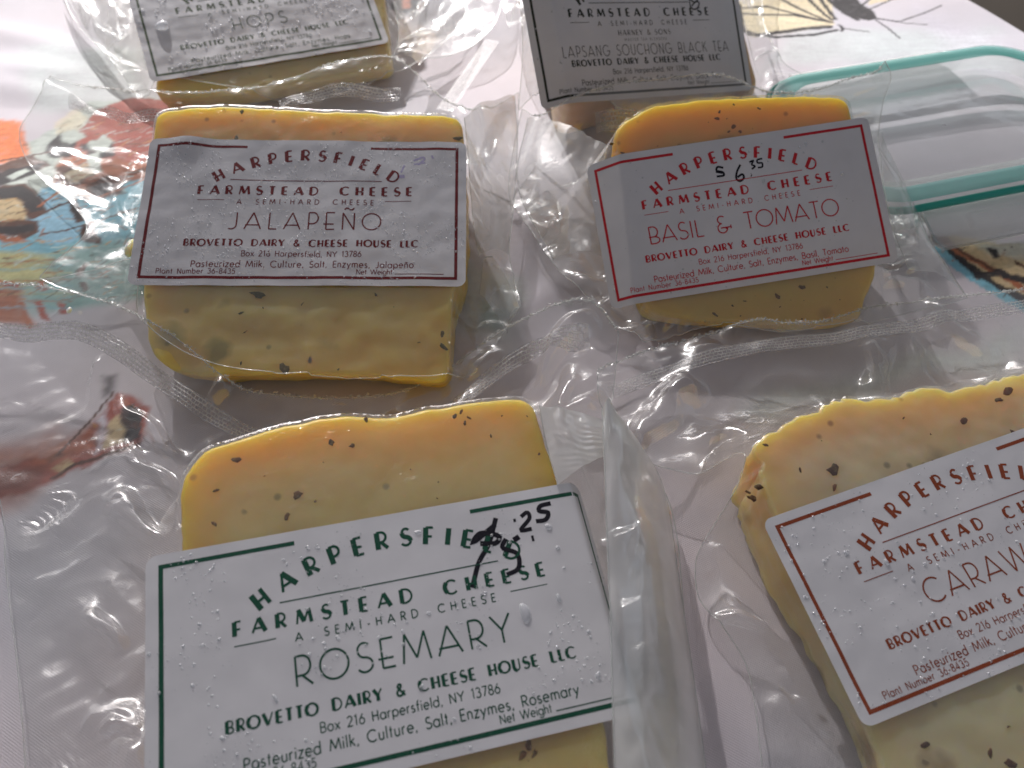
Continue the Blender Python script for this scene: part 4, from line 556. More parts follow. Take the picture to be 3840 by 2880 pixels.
def lower():
    g = {}
    xh = .66
    cir = arc(.29, .33, .28, .33, 0, 360)
    g['a'] = (.60, [(cir, 0), ([(.57, 0), (.57, xh)], 0)])
    g['b'] = (.62, [([(.05, 0), (.05, 1.08)], 0), (arc(.33, .33, .28, .33, 0, 360), 0)])
    g['c'] = (.50, [(arc(.30, .33, .28, .33, 48, 312), 0)])
    g['d'] = (.62, [(cir, 0), ([(.57, 0), (.57, 1.08)], 0)])
    g['e'] = (.58, [([(.02, .34), (.56, .34)] + arc(.29, .33, .27, .33, 2, 312), 0)])
    g['f'] = (.30, [([(.14, 0), (.14, .85)] + arc(.28, .85, .14, .2, 180, 80), 0), ([(0, xh), (.30, xh)], 0)])
    g['g'] = (.60, [(cir, 0), ([(.57, xh), (.57, -.06)] + arc(.30, -.06, .27, .24, 0, -150), 0)])
    g['h'] = (.50, [([(.05, 0), (.05, 1.08)], 0), ([(.05, .4)] + arc(.25, .42, .20, .24, 170, 0) + [(.45, 0)], 0)])
    g['i'] = (.12, [([(.06, 0), (.06, xh)], 0), ([(.06, .84), (.06, .98)], 0)])
    g['k'] = (.48, [([(.05, 0), (.05, 1.08)], 0), ([(.44, xh), (.05, .30)], 0), ([(.16, .40), (.48, 0)], 0)])
    g['l'] = (.12, [([(.06, 0), (.06, 1.08)], 0)])
    g['m'] = (.84, [([(.05, 0), (.05, xh)], 0), ([(.05, .4)] + arc(.23, .44, .18, .22, 170, 0) + [(.41, 0)], 0), ([(.41, .4)] + arc(.60, .44, .19, .22, 170, 0) + [(.79, 0)], 0)])
    g['n'] = (.50, [([(.05, 0), (.05, xh)], 0), ([(.05, .4)] + arc(.25, .42, .20, .24, 170, 0) + [(.45, 0)], 0)])
    g['ñ'] = (.50, g['n'][1] + [([(.07, .84), (.16, .91), (.26, .87), (.35, .84), (.44, .91)], 0)])
    g['o'] = (.60, [(arc(.30, .33, .28, .33, 0, 360), 0)])
    g['p'] = (.62, [([(.05, -.32), (.05, xh)], 0), (arc(.33, .33, .28, .33, 0, 360), 0)])
    g['r'] = (.32, [([(.05, 0), (.05, xh)], 0), ([(.05, .42)] + arc(.26, .46, .20, .20, 170, 75), 0)])
    g['s'] = (.38, [(arc(.19, .49, .15, .16, 45, 262) + arc(.18, .17, .18, .16, 82, -145), 0)])
    g['t'] = (.28, [([(.14, 0), (.14, .95)], 0), ([(0, xh), (.28, xh)], 0)])
    g['u'] = (.50, [([(.05, xh), (.05, .24)] + arc(.25, .24, .20, .24, 180, 355) + [(.45, xh)], 0), ([(.45, 0), (.45, xh)], 0)])
    g['w'] = (.74, [([(0, xh), (.20, 0), (.37, xh), (.54, 0), (.74, xh)], 0)])
    g['x'] = (.48, [([(0, xh), (.48, 0)], 0), ([(0, 0), (.48, xh)], 0)])
    g['y'] = (.50, [([(0, xh), (.26, .04)], 0), ([(.50, xh), (.10, -.32)], 0)])
    g['z'] = (.44, [([(.02, xh), (.42, xh), (.02, 0), (.44, 0)], 0)])
    g[','] = (.16, [([(.10, .10), (.04, -.14)], 0)])
    g['.'] = (.14, [([(.07, 0), (.07, .13)], 0)])
    g['-'] = (.34, [([(.04, .36), (.30, .36)], 0)])
    g['1'] = (.34, [([(.05, .84), (.22, 1), (.22, 0)], 0)])
    g['2'] = (.54, [(arc(.26, .74, .24, .26, 165, -25) + [(.02, 0), (.54, 0)], 0)])
    g['3'] = (.52, [(arc(.24, .76, .21, .24, 150, -80), 0), (arc(.24, .27, .26, .27, 88, -150), 0)])
    g['4'] = (.58, [([(.42, 0), (.42, 1), (.02, .25), (.58, .25)], 0)])
    g['5'] = (.52, [([(.46, 1), (.14, 1), (.08, .56)] + arc(.24, .32, .26, .32, 118, -145), 0)])
    g['6'] = (.56, [([(.40, 1), (.07, .48)], 0), (arc(.28, .30, .26, .30, 0, 360), 0)])
    g['7'] = (.52, [([(.02, 1), (.50, 1), (.16, 0)], 0)])
    g['8'] = (.52, [(arc(.26, .76, .20, .24, 0, 360), 0), (arc(.26, .26, .25, .26, 0, 360), 0)])
    return g
G_DECO = caps(.40, True)
G_CAPS = caps(.52); G_CAPS.update(lower())
G_BOLD = caps(.46); G_BOLD['-'] = G_CAPS['-']

def ribbon(pts, w):
    """a stroke as a strip of constant width: (left points, right points)"""
    p = np.asarray(pts, float)
    keep = np.r_[True, np.linalg.norm(np.diff(p, axis=0), axis=1) > 1e-6]; p = p[keep]
    d = np.diff(p, axis=0); d /= np.linalg.norm(d, axis=1)[:, None]
    closed = np.linalg.norm(p[0] - p[-1]) < 1e-4
    n = np.c_[-d[:, 1], d[:, 0]]
    m = np.empty_like(p)
    m[1:-1] = n[:-1] + n[1:]; m[0] = n[0]; m[-1] = n[-1]
    if closed: m[0] = m[-1] = n[0] + n[-1]
    ln = np.linalg.norm(m, axis=1); m /= ln[:, None] + 1e-9
    k = np.ones(len(p)); k[1:-1] = np.clip(1 / np.maximum((m[1:-1] * n[:-1]).sum(1), .45), 1, 2.0)
    return p + m * (w / 2 * k)[:, None], p - m * (w / 2 * k)[:, None]

class Sheet:
    """collects flat strokes in label millimetres (x right, y down) with a material slot each"""
    def __init__(s): s.v = []; s.f = []; s.mi = []; s.k = 0
    def stroke(s, pts, w, slot, step=.7):
        p = np.asarray(pts, float)
        seg = [p[:1]]
        for a, b in zip(p[:-1], p[1:]):
            n = max(1, int(np.linalg.norm(b - a) / step))
            seg.append(a + (b - a) * np.linspace(0, 1, n + 1)[1:, None])
        a, b = ribbon(np.vstack(seg), w)
        o = sum(len(q) for q in s.v); n = len(a)
        lift = .024 + .007 * (s.k % 4); s.k += 1
        s.v.append(np.c_[np.vstack([a, b]), np.full(2 * n, lift)])
        for i in range(n - 1): s.f.append((o + i, o + n + i, o + n + i + 1, o + i + 1)); s.mi.append(slot)
    def text(s, txt, x0, x1, base, h, glyphs, thin, thick, slot, sx=1.0, arcr=None, space=.45):
        items = []; tot = 0
        for ch in txt:
            if ch == ' ': items.append((None, space * h * sx)); tot += space * h * sx
            else: items.append((glyphs[ch], glyphs[ch][0] * h * sx)); tot += glyphs[ch][0] * h * sx
        tr = (x1 - x0 - tot) / max(1, len(items) - 1)
        x = x0
        cx = (x0 + x1) / 2
        for gl, adv in items:
            if gl:
                for pts, wt in gl[1]:
                    q = np.array(pts, float) * [h * sx, h]
                    w = h * (thin + (thick - thin) * wt)
                    if arcr:
                        th = (x + adv / 2 - cx) / arcr
                        lx = q[:, 0] - adv / 2
                        q = np.c_[cx + arcr * math.sin(th) + lx * math.cos(th) + q[:, 1] * math.sin(th),
                                  base + arcr * (1 - math.cos(th)) + lx * math.sin(th) - q[:, 1] * math.cos(th)]
                    else:
                        q = np.c_[x + q[:, 0], base - q[:, 1]]
                    s.stroke(q, w, slot, .8)
            x += adv + tr

def design(sh, name, ingr, price, kind):
    K = 1
    t = 1.0
    # frame, open at the top where the arched word stands
    sh.stroke([(29.5, .5), (.5, .5), (.5, 48.9), (99.5, 48.9), (99.5, .5), (70.5, .5)], t, K)
    R = 52.4
    half = math.asin(28.8 / R) * R
    sh.text('HARPERSFIELD', 50 - half, 50 + half, 5.6, 4.0, G_BOLD, .15, .31, K, arcr=R)
    sh.stroke([(25.3, 13.4), (74.7, 13.4)], .28, K)
    sh.text('FARMSTEAD CHEESE', 15.3, 84.7, 18.8, 3.05, G_BOLD, .15, .33, K, sx=1.05, space=.9)
    sh.text('A SEMI-HARD CHEESE', 28.0, 72.3, 22.4, 1.8, G_CAPS, .15, .15, K, space=1.1)
    sh.stroke([(15.3, 20.9), (24, 20.9)], .22, K); sh.stroke([(76, 20.9), (84.7, 20.9)], .22, K)
    if kind == 'tea':
        sh.text('HARNEY & SONS', 37, 63, 26.3, 2.0, G_BOLD, .09, .2, K)
        sh.text('MASTER TEA BLENDERS', 39.5, 60.5, 28.6, 1.0, G_CAPS, .12, .12, K)
        sh.text(name, 9.5, 92.5, 34.2, 4.2, G_DECO, .075, .075, K, sx=.78, space=.5)
    else:
        x0, x1 = price['span']
        sh.text(name, x0, x1, 31.6, 6.1, G_DECO, .075, .075, K, space=.55)
    sh.text('BROVETTO DAIRY & CHEESE HOUSE LLC', 13, 87.3, 37.8, 2.35, G_BOLD, .14, .32, K, space=.7)
    sh.text('Box 216 Harpersfield, NY 13786', 31.4, 69.3, 41.5, 1.95, G_CAPS, .13, .13, K)
    sh.text('Pasteurized Milk, Culture, Salt, Enzymes, ' + ingr, 16 if len(ingr) < 10 else 14.5, 86 if len(ingr) < 10 else 85.5, 45.3, 2.2, G_CAPS, .13, .13, K)
    sh.text('Plant Number 36-8435', 5.5, 30, 47.6, 1.75, G_CAPS, .13, .13, K)
    sh.text('Net Weight', 68, 79.3, 47.6, 1.75, G_CAPS, .13, .13, K)
    sh.stroke([(80.2, 47.5), (95.7, 47.5)], .24, K)
    for slot, w, pts in price['hand']:
        q = smooth_line(np.array(pts, float), max(8, 5 * len(pts))) if len(pts) > 2 else np.array(pts, float)
        sh.stroke(q, w, slot, .6)

# ------------------------------------------------------------------ a pack of cheese
class Pack:
    def __init__(s, key):
        d = PACKS[key]; s.key = key; s.d = d
        yaw, tilt, roll, cx, cy_, cz, sc = d['pose']
        c, sn = math.cos, math.sin
        Rz = np.array([[c(yaw), -sn(yaw), 0], [sn(yaw), c(yaw), 0], [0, 0, 1]])
        Rx = np.array([[1, 0, 0], [0, c(tilt), -sn(tilt)], [0, sn(tilt), c(tilt)]])
        Ry = np.array([[c(roll), 0, sn(roll)], [0, 1, 0], [-sn(roll), 0, c(roll)]])
        s.R = Rz @ Rx @ Ry; s.c = np.array([cx, cy_, cz]); s.sc = sc
        s.base = np.array([cx, cy_, 0]) * MM
    def lp(s, u, v, w=0.):
        u, v, w = np.broadcast_arrays(np.asarray(u, float), v, w)
        return s.c + np.stack([u, v, w], -1) @ s.R.T
    def zplane(s, x, y):
        n = s.R[:, 2]
        return s.c[2] - ((x - s.c[0]) * n[0] + (y - s.c[1]) * n[1]) / n[2]

def build_cheese(pk, root, mat, fleckmat, flecks, bev=2.6, rough=.5, lump=.35, jag=0., curd=0.):
    seed = sum(map(ord, pk.key)) % 50
    N = 260
    out = smooth_line(np.array(pk.d['cheese'], float), N, True)
    ctr = out.mean(0)
    ang = np.linspace(0, 2 * np.pi, N, endpoint=False)
    per = np.linspace(0, 1, N, endpoint=False) * 120
    nr = out - ctr; nr /= np.linalg.norm(nr, axis=1)[:, None]
    j = rough * .6 * noise(per / 4, per * 0 + 3.3, seed) + rough * .4 * noise(per / 1.5, per * 0 + 1.3, seed)
    if jag: j = j + jag * sstep(22, 34, out[:, 1]) * (.35 * noise(per / 3.2, per * 0, seed + 3) - .9 * np.abs(noise(per / 1.1, per * 0, seed + 4)) + .5 * noise(per / .5, per * 0, seed + 5))
    out = out + nr * j[:, None]
    tt = np.r_[np.linspace(.0, .90, 60)[1:], np.linspace(.90, 1, 14)[1:]]
    rad = np.linalg.norm(out - ctr, axis=1)
    V = []; E = []
    for t in tt:
        p = ctr + (out - ctr) * t
        di = (1 - t) * rad
        b = np.clip(1 - di / bev, 0, 1)
        drop = bev * .8 * (1 - np.sqrt(np.maximum(1 - b ** 2, 0)))
        w = -.35 - drop + lump * (noise(p[:, 0] / 11, p[:, 1] / 11, seed) - .6) * .6 + lump * .35 * noise(p[:, 0] / 4, p[:, 1] / 4, seed + 1) + curd * sstep(-22, -34, p[:, 1]) * (noise(p[:, 0] / 9, p[:, 1] / 9, seed + 8) - .3)
        V.append(pk.lp(p[:, 0], p[:, 1], np.minimum(w, -.12)))
        E.append(np.clip(1 - di / 22, 0, 1) ** 1.4 * (.3 + .7 * sstep(-30, 10, p[:, 1])))  # rind tone, stronger at the far edges as painted glow of sun shining through
    top = V[-1]
    side = np.linspace(0, 1, 13)[1:]
    n3 = pk.R[:, :2] @ nr.T
    for t in side:
        p = top.copy()
        p[:, 2] = top[:, 2] * (1 - t) + .6 * t
        bul = bev * .15 * math.sin(min(1, t * 2.5) * math.pi / 2) + rough * .7 * noise(per / 3, per * 0 + t * 6, seed + 7)
        p[:, :2] += (n3[:2].T) * np.reshape(bul, (-1, 1))
        p[:, 1] += top[:, 2] * t * .55 * np.clip(-n3[1] * 1.6 - .2, 0, 1)      # cut slanting under, towards the back
        V.append(p); E.append(.3 + .7 * sstep(-30, 10, out[:, 1]))  # same painted glow and rind tone carried down the sides
    nrow = len(V)
    verts = np.vstack(V + [pk.lp(ctr[0], ctr[1], -.5)[None], np.r_[V[-1].mean(0)[:2], .6][None]])
    edge = np.r_[np.concatenate(E), 0, 1]
    faces = [tuple(f) for f in grid_faces(nrow, N, True)[:, ::-1]]
    ic, ib = nrow * N, nrow * N + 1
    last = (nrow - 1) * N
    for i in range(N):
        k = (i + 1) % N
        faces.append((ic, i, k)); faces.append((ib, last + k, last + i))
    mi = [0] * len(faces)
    verts = [verts]; nv = len(verts[0]); ed = [edge]
    # bits of herb sitting in the surface
    rr = np.random.default_rng(seed)
    for (u, v, ln, wd, an) in flecks(rr, out):
        nu, nn = 9, 5
        th = np.linspace(0, 2 * np.pi, nu, endpoint=False); ph = np.linspace(0, np.pi / 2, nn)
        k = 1 + .35 * rr.normal(size=nu) * .6
        pts = []
        for q in ph:
            a = ln * np.cos(th) * math.cos(q) * k; b = wd * np.sin(th) * math.cos(q) * k
            pts.append(pk.lp(u + a * math.cos(an) - b * math.sin(an), v + a * math.sin(an) + b * math.cos(an), -.42 + .20 * math.sin(q)))
        pv = np.vstack(pts)
        verts.append(pv); ed.append(np.zeros(len(pv)))
        for f in grid_faces(nn, nu, True, nv): faces.append(tuple(f)); mi.append(1)
        nv += len(pv)
    return mesh('cheese_block', np.vstack(verts), faces, [mat, fleckmat], root, pk.base, True, mi, {'edge': np.concatenate(ed)}), out

def random_flecks(n, lo, hi, fixed=()):
    def f(rr, out):
        r = [(u, v, s * .8, s * rr.uniform(.3, .6), rr.uniform(0, 3.1)) for u, v, s in fixed]
        k = 0
        while k < n:
            u, v = rr.uniform(out.min(0), out.max(0))
            if inside(np.array([[u, v]]), (out - out.mean(0)) * .95 + out.mean(0))[0]:
                s = rr.uniform(lo, hi) * rr.choice([.6, 1, 1]); r.append((u, v, s, s * rr.uniform(.25, .7), rr.uniform(0, 3.1))); k += 1
        return r
    return f

def build_bag(pk, root, out_uv, seed, amp=1.0, frayed=(0., 1.), base=2.2, tight_amp=.10, steep=.55, nfold=24):
    d = pk.d
    N = 240
    B = {k: resample(smooth_line(np.array(v, float), 300), N) for k, v in d['bag'].items()}
    s = np.linspace(0, 1, N)[None, :, None]; t = np.linspace(0, 1, N)[:, None, None]
    T, Bo, L, Rr = B['top'][None], B['bottom'][None], B['left'][:, None], B['right'][:, None]
    C = (1 - t) * T + t * Bo + (1 - s) * L + s * Rr - ((1 - s) * (1 - t) * B['top'][0] + s * (1 - t) * B['top'][-1] + (1 - s) * t * B['bottom'][0] + s * t * B['bottom'][-1])
    P = C.reshape(-1, 3)
    x, y, zc = P[:, 0], P[:, 1], P[:, 2]
    O = pk.lp(out_uv[:, 0], out_uv[:, 1], 0.)
    poly = O[:, :2]
    dd, bi, bt = seg_dist(P[:, :2], poly, True)
    ins = inside(P[:, :2], poly)
    ze = O[bi, 2] * (1 - bt) + O[(bi + 1) % len(O), 2] * bt
    D = steep * ze + 3
    tent = (ze + .12) * np.clip(1 - dd / D, 0, 1) ** 1.5
    ring = np.r_[B['top'][:, :2], B['right'][:, :2], B['bottom'][::-1, :2], B['left'][::-1, :2]][::6]
    rd = seg_dist(P[:, :2], ring, True)[0]
    lift = base + (zc - base) * np.exp(-(rd / 22) ** 2)
    wr = crumple(x, y, seed, amp)
    rip = .25 * noise(x / 6, y / 6, seed + 4) + .12 * noise(x / 2.6, y / 2.6, seed + 5)
    rf = np.random.default_rng(seed + 100)
    auto = []
    cen = poly.mean(0)
    for _ in range(nfold):                                   # drawn folds running off the block
        i = rf.integers(len(poly)); a = poly[i]
        dr = a - cen; dr /= np.linalg.norm(dr) + 1e-9
        q = rf.normal() * .5
        dr = np.array([dr[0] * math.cos(q) - dr[1] * math.sin(q), dr[0] * math.sin(q) + dr[1] * math.cos(q)])
        L_ = rf.uniform(14, 38); sd = np.array([-dr[1], dr[0]]) * rf.normal() * 5
        auto.append(([tuple(a + dr * 1.5), tuple(a + dr * L_ * .5 + sd), tuple(a + dr * L_)], rf.uniform(2.0, 5.5), rf.uniform(1.4, 4.2)))
    for pl, hw, hh in list(d['fold']) + auto:
        pl = np.array(pl, float)
        q = np.c_[x + 2.5 * noise(x / 14, y / 14, seed + 9), y + 2.5 * noise(x / 14, y / 14, seed + 10)]
        pls = resample(smooth_line(pl, 30), 14)
        fd, fi, ft = seg_dist(q, pls, False)
        al = (fi + ft) / 13
        wr = wr + hh * (.5 - .5 * np.cos(np.pi * np.clip(1.15 - fd / (hw * (.6 + .7 * al)), 0, 1))) * np.clip(np.minimum(al * 5 + .4, (1 - al) * 3), 0, 1)
    mo = sstep(0, 7, dd) * sstep(-1, 8, rd + 3)
    z = np.maximum(lift + wr * mo + rip * mo, .9 + .2 * noise(x / 8, y / 8, seed))
    kk = 1.2
    z_out = .5 * (z + tent + np.sqrt((z - tent) ** 2 + (kk * sstep(0, 4, dd)) ** 2)) 
    # folds of drawn-in film run off the block's sides
    z_out = z_out + sstep(0, 2, dd) * (1 - sstep(4, 14, dd)) * .5 * tri((bi + bt) / len(O) * 34 + noise(x / 15, y / 15, seed))
    zi = pk.zplane(x, y) + .12 + tight_amp * np.maximum(noise(x / 5, y / 5, seed + 2) + .5 * noise(x / 1.9, y / 1.9, seed + 3), -.5)
    zi = zi + .9 * sstep(1.5, 0, dd) * 0
    z = np.where(ins, zi, np.maximum(z_out, .5))
    sn = dd < .42                                            # the sheet turns exactly along the block's edge
    NP_ = poly[bi] * (1 - bt)[:, None] + poly[(bi + 1) % len(poly)] * bt[:, None]
    x = np.where(sn, NP_[:, 0], x); y = np.where(sn, NP_[:, 1], y)
    z = np.where(sn, ze + .14, z)
    V = np.c_[x, y, z]
    tight = np.where(ins, 1 - .25 * sstep(3, 0, dd), np.exp(-(dd / 3) ** 2) * .5)
    F = grid_faces(N, N)
    # welded rim of the sheet
    G = V.reshape(N, N, 3)
    rimv = []; rimf = []; o = len(V)
    for e in (G[0], G[-1], G[:, 0], G[:, -1]):
        e = e.copy(); e[:, 2] += .05
        tv, tf = tube(e, .17, 5)
        rimv.append(tv); rimf.append(tf + o); o += len(tv)
    allv = np.vstack([V] + rimv); allf = np.vstack([F] + rimf)
    mi = np.r_[np.zeros(len(F), int), np.ones(len(allf) - len(F), int)]
    bag = mesh('plastic_bag', allv, allf, [M_FILM, M_RIM], root, pk.base, True, mi, {'tight': np.r_[tight, np.zeros(len(allv) - len(V))]})
    def height(px, py, step=3):
        a = V[::step]
        px = np.asarray(px); py = np.asarray(py)
        r = np.empty(len(px))
        for i in range(len(px)):
            q = (a[:, 0] - px[i]) ** 2 + (a[:, 1] - py[i]) ** 2
            k = np.argpartition(q, 3)[:3]
            r[i] = a[k, 2].max()
        return r
    # frayed cut along the open end
    if frayed is not None:
        e = resample(G[0], 900)
        rr = np.random.default_rng(seed)
        fv = []; ff = []; o = 0
        i0, i1 = int(frayed[0] * 899), int(frayed[1] * 899)
        for i in range(i0, i1):
            if noise(np.array([i / 30.]), np.array([2.]), seed)[0] < -.45: continue
            for q in range(2):
                c = e[i] + rr.normal(size=3) * [.22, .35, .22] + [0, .1, .1]
                r_ = rr.uniform(.08, .42)
                p = c + rr.normal(size=(4, 3)) * r_ * .8
                fv.append(p); ff += [(o, o + 1, o + 2), (o, o + 2, o + 3), (o + 1, o + 3, o + 2)]; o += 4
        mesh('frayed_edge', np.vstack(fv), ff, M_FRAY, bag, pk.base, False)
    for line in d['seal']:
        seal_band(np.array(line, float), bag, pk.base, height, 5.0)
    return bag, height

def seal_band(line, parent, base, height=None, width=4.5, lift=.45):
    p = smooth_line(line, 160)
    if height is not None:
        p[:, 2] = np.convolve(np.pad(height(p[:, 0], p[:, 1]), 6, 'edge'), np.ones(13) / 13, 'valid')
    t = np.gradient(p[:, :2], axis=0); t /= np.linalg.norm(t, axis=1)[:, None]
    n = np.c_[-t[:, 1], t[:, 0]]
    L = np.r_[0, np.cumsum(np.linalg.norm(np.diff(p, axis=0), axis=1))]
    rows = []; uv = []; fd = []
    W = np.linspace(-.5, .5, 9)
    for w in W:
        q = p.copy(); q[:, :2] += n * w * width
        if height is not None:
            h = height(q[:, 0], q[:, 1]); q[:, 2] = np.convolve(np.pad(h, 4, 'edge'), np.ones(9) / 9, 'valid')
        q[:, 2] += lift
        rows.append(q); uv.append(np.c_[L / 1.0, np.full(len(p), w * width / 1.0)])
        fd.append(sstep(0, 8, L) * sstep(0, 8, L[-1] - L) * (1 - .9 * (abs(w) > .45)))
    return mesh('seal_band', np.vstack(rows), grid_faces(len(W), len(p)), M_SEAL, parent, base, True, None, {'fade': np.concatenate(fd)}, np.vstack(uv))

def build_label(pk, root, inkmat, name, ingr, price, kind='', fold=None, bump=.12, drops=(), extra=()):
    seed = sum(map(ord, pk.key)) % 37
    def bend(x, yv, w):
        """label millimetres to the world, over the folds and bumps of the block"""
        x = np.asarray(x, float); yv = np.asarray(yv, float)
        w = np.asarray(w, float) + bump * (noise(x / 13, yv / 13, seed) + .4 * noise(x / 5, yv / 5, seed + 1)) + .55
        if fold:
            (xa, xb), ang, side = fold
            xf = xa + (xb - xa) * yv / 49.3
            dx = (xf - x) * side
            ds = .5 * (dx + np.sqrt(dx * dx + .5))
            nx = x + side * ds * (1 - math.cos(ang))
            w = w - ds * math.sin(ang)
            x = nx
        for fx in extra: x, yv, w = fx(x, yv, w)
        return pk.lp((x - 50) * pk.sc, -(yv - 24.6) * pk.sc, w)
    # the paper: rounded corners, rows crowded where the corners turn
    r = 2.6; x0, x1, y0, y1 = -2.7, 102.7, -2.4, 51.7
    cr = r * (1 - np.cos(np.linspace(0, np.pi / 2, 8)))
    ys = np.r_[y0 + cr, np.linspace(y0 + r, y1 - r, 130)[1:-1], y1 - cr[::-1]]
    nx = 260
    rows = []
    for yv in ys:
        q = max(0, y0 + r - yv, yv - (y1 - r))
        ins_ = r - math.sqrt(max(r * r - q * q, 0))
        xs = np.linspace(x0 + ins_, x1 - ins_, nx)
        rows.append(np.c_[xs, np.full(nx, yv), np.zeros(nx)])
    P = np.vstack(rows)
    F = grid_faces(len(ys), nx)[:, ::-1]
    sh = Sheet(); design(sh, name, ingr, price, kind)
    T = np.vstack(sh.v)
    verts = np.vstack([bend(P[:, 0], P[:, 1], P[:, 2]), bend(T[:, 0], T[:, 1], T[:, 2])])
    o = len(P)
    faces = np.vstack([F, np.array(sh.f) + o])
    mi = np.r_[np.zeros(len(F), int), sh.mi]
    lab = mesh('label', verts, faces, [M_PAPER, inkmat, M_MARKER, M_SMUDGE], root, pk.base, True, mi)
    # water on the label
    def dome(x, y, rx, ry, h, an=0., seg=9, lev=4):
        th = np.linspace(0, 2 * np.pi, seg, endpoint=False); vv = []
        wob = 1 + .12 * np.sin(2 * th + x) + .08 * np.sin(3 * th + y)
        for q in np.linspace(0, np.pi / 2 * .97, lev):
            a = rx * np.cos(th) * math.cos(q) * wob; b = ry * np.sin(th) * math.cos(q) * wob
            vv.append(bend(x + a * math.cos(an) - b * math.sin(an), y + a * math.sin(an) + b * math.cos(an), .06 + h * math.sin(q) + 0 * th))
        f = [tuple(k) for k in grid_faces(lev, seg, True)[:, ::-1]]
        f.append(tuple(range((lev - 1) * seg, lev * seg))[::-1])
        return np.vstack(vv), f
    rr = np.random.default_rng(seed)
    n, lo, hi, clump, big = drops
    if n:
        vv = []; ff = []; o = 0; k = 0
        while k < n:
            x, y = rr.uniform(-2, 102), rr.uniform(-1.5, 51)
            if noise(np.array([x / 16]), np.array([y / 16]), seed + 6)[0] < clump: continue
            rad = lo + (hi - lo) * rr.random() ** 3
            v, f = dome(x, y, rad * rr.uniform(.8, 1.2), rad, rad * .55, rr.uniform(0, 3), 7, 3)
            vv.append(v); ff += [tuple(i + o for i in q) for q in f]; o += len(v); k += 1
        tag(mesh('condensation', np.vstack(vv), ff, M_DROP, lab, pk.base), kind='stuff')
    for (x, y, rx, ry, an) in big:
        v, f = dome(x, y, rx, ry, min(rx, ry) * .6, an, 16, 6)
        mesh('water_drop', v, f, M_DROP, lab, pk.base)
    return lab, bend

GROUP = 'vacuum packed cheeses on the tablecloth'
def pack(key, label):
    pk = Pack(key)
    root = empty('cheese_pack', pk.base)
    tag(root, label, 'cheese pack', GROUP)
    return pk, root

PALE, RIND_GLOW, DEEP = (.72, .53, .17), (.84, .49, .025), (.66, .45, .11)  # the second colour is dried rind plus painted amber sun glow
S2, S3 = 2, 3

# ---- jalapeño
pk, root = pack('jal', 'cheese pack with maroon framed label reading jalapeño, pale curdy front below the label')
dk = herb('jalapeno_bits', (.05, .06, .02))
cb, out = build_cheese(pk, root, cheese_mat('jalapeno_cheese', PALE, RIND_GLOW, (.72, .58, .27), .2, (.20, .21, .06)), dk, random_flecks(26, .25, .8, FLK['jal']), 1.3, .8, .5, .25, .7)
build_bag(pk, root, out, 3, .8, (.05, .95), tight_amp=.16)
def curl(x, y, w):
    k = np.exp(-((x - 10) / 6) ** 2 - ((y + 1) / 5) ** 2)
    return x, y - .5 * k, w + 1.2 * k
build_label(pk, root, ink('maroon_ink', (.16, .018, .022)), 'JALAPEÑO', 'Jalapeño',
            dict(span=(26.5, 75.0), hand=[(S3, .7, [(85, 5.2), (88, 3.8), (88.5, 4.8), (86.5, 6.8)]), (S3, .6, [(91, 3.2), (91.6, 4.4)]), (S3, .6, [(82, 7), (81, 10)]), (S3, 1.2, [(80.3, 11.6), (82.2, 11.4)]), (S3, .5, [(85, 6.6), (89, 6)])]),
            bump=.30, drops=(2100, .10, .34, -.15, []), extra=(curl,))
bagj = [o for o in root.children if o.name.startswith('plastic_bag')][0]
seal_band(np.array(STRIP, float), bagj, pk.base, None, 7.0, .3)
def flap(parent, base, A, Bq, name, mat, curlh, seed, nseg=40):
    """a strip of film between two edges, arched across"""
    a = smooth_line(np.array(A, float), nseg); b = smooth_line(np.array(Bq, float), nseg)
    k = np.linspace(0, 1, 26)[:, None, None]
    G = (1 - k) * a[None] + k * b[None]
    x, y = G[..., 0], G[..., 1]
    kk = k[..., 0]
    prof = np.sin(np.pi * np.clip(kk * .9 + .1, 0, 1)) ** .8
    G[..., 2] = G[..., 2] + curlh * prof * (1 + .25 * noise(x / 18, y / 18, seed)) + .9 * crumple(x * 1.7, y * .6, seed, .5) * np.sin(np.pi * kk) ** .5 + .10 * tri((y + 3 * noise(x / 9, y / 9, seed)) / 2.3) * kk
    V = [G.reshape(-1, 3)]; F = [grid_faces(26, nseg)]; o = len(V[0])
    for e in (G[0], G[-1]):
        tv, tf = tube(e + [0, 0, .05], .18, 5); V.append(tv); F.append(tf + o); o += len(tv)
    F0 = len(F[0]); F = np.vstack(F)
    return mesh(name, np.vstack(V), F, [mat, M_RIM], parent, base, True, np.r_[np.zeros(F0, int), np.ones(len(F) - F0, int)])
for (A, Bq, c, sd) in FLAPS['jal']: flap(bagj, pk.base, A, Bq, 'bag_fold', M_FLAP, c, sd)

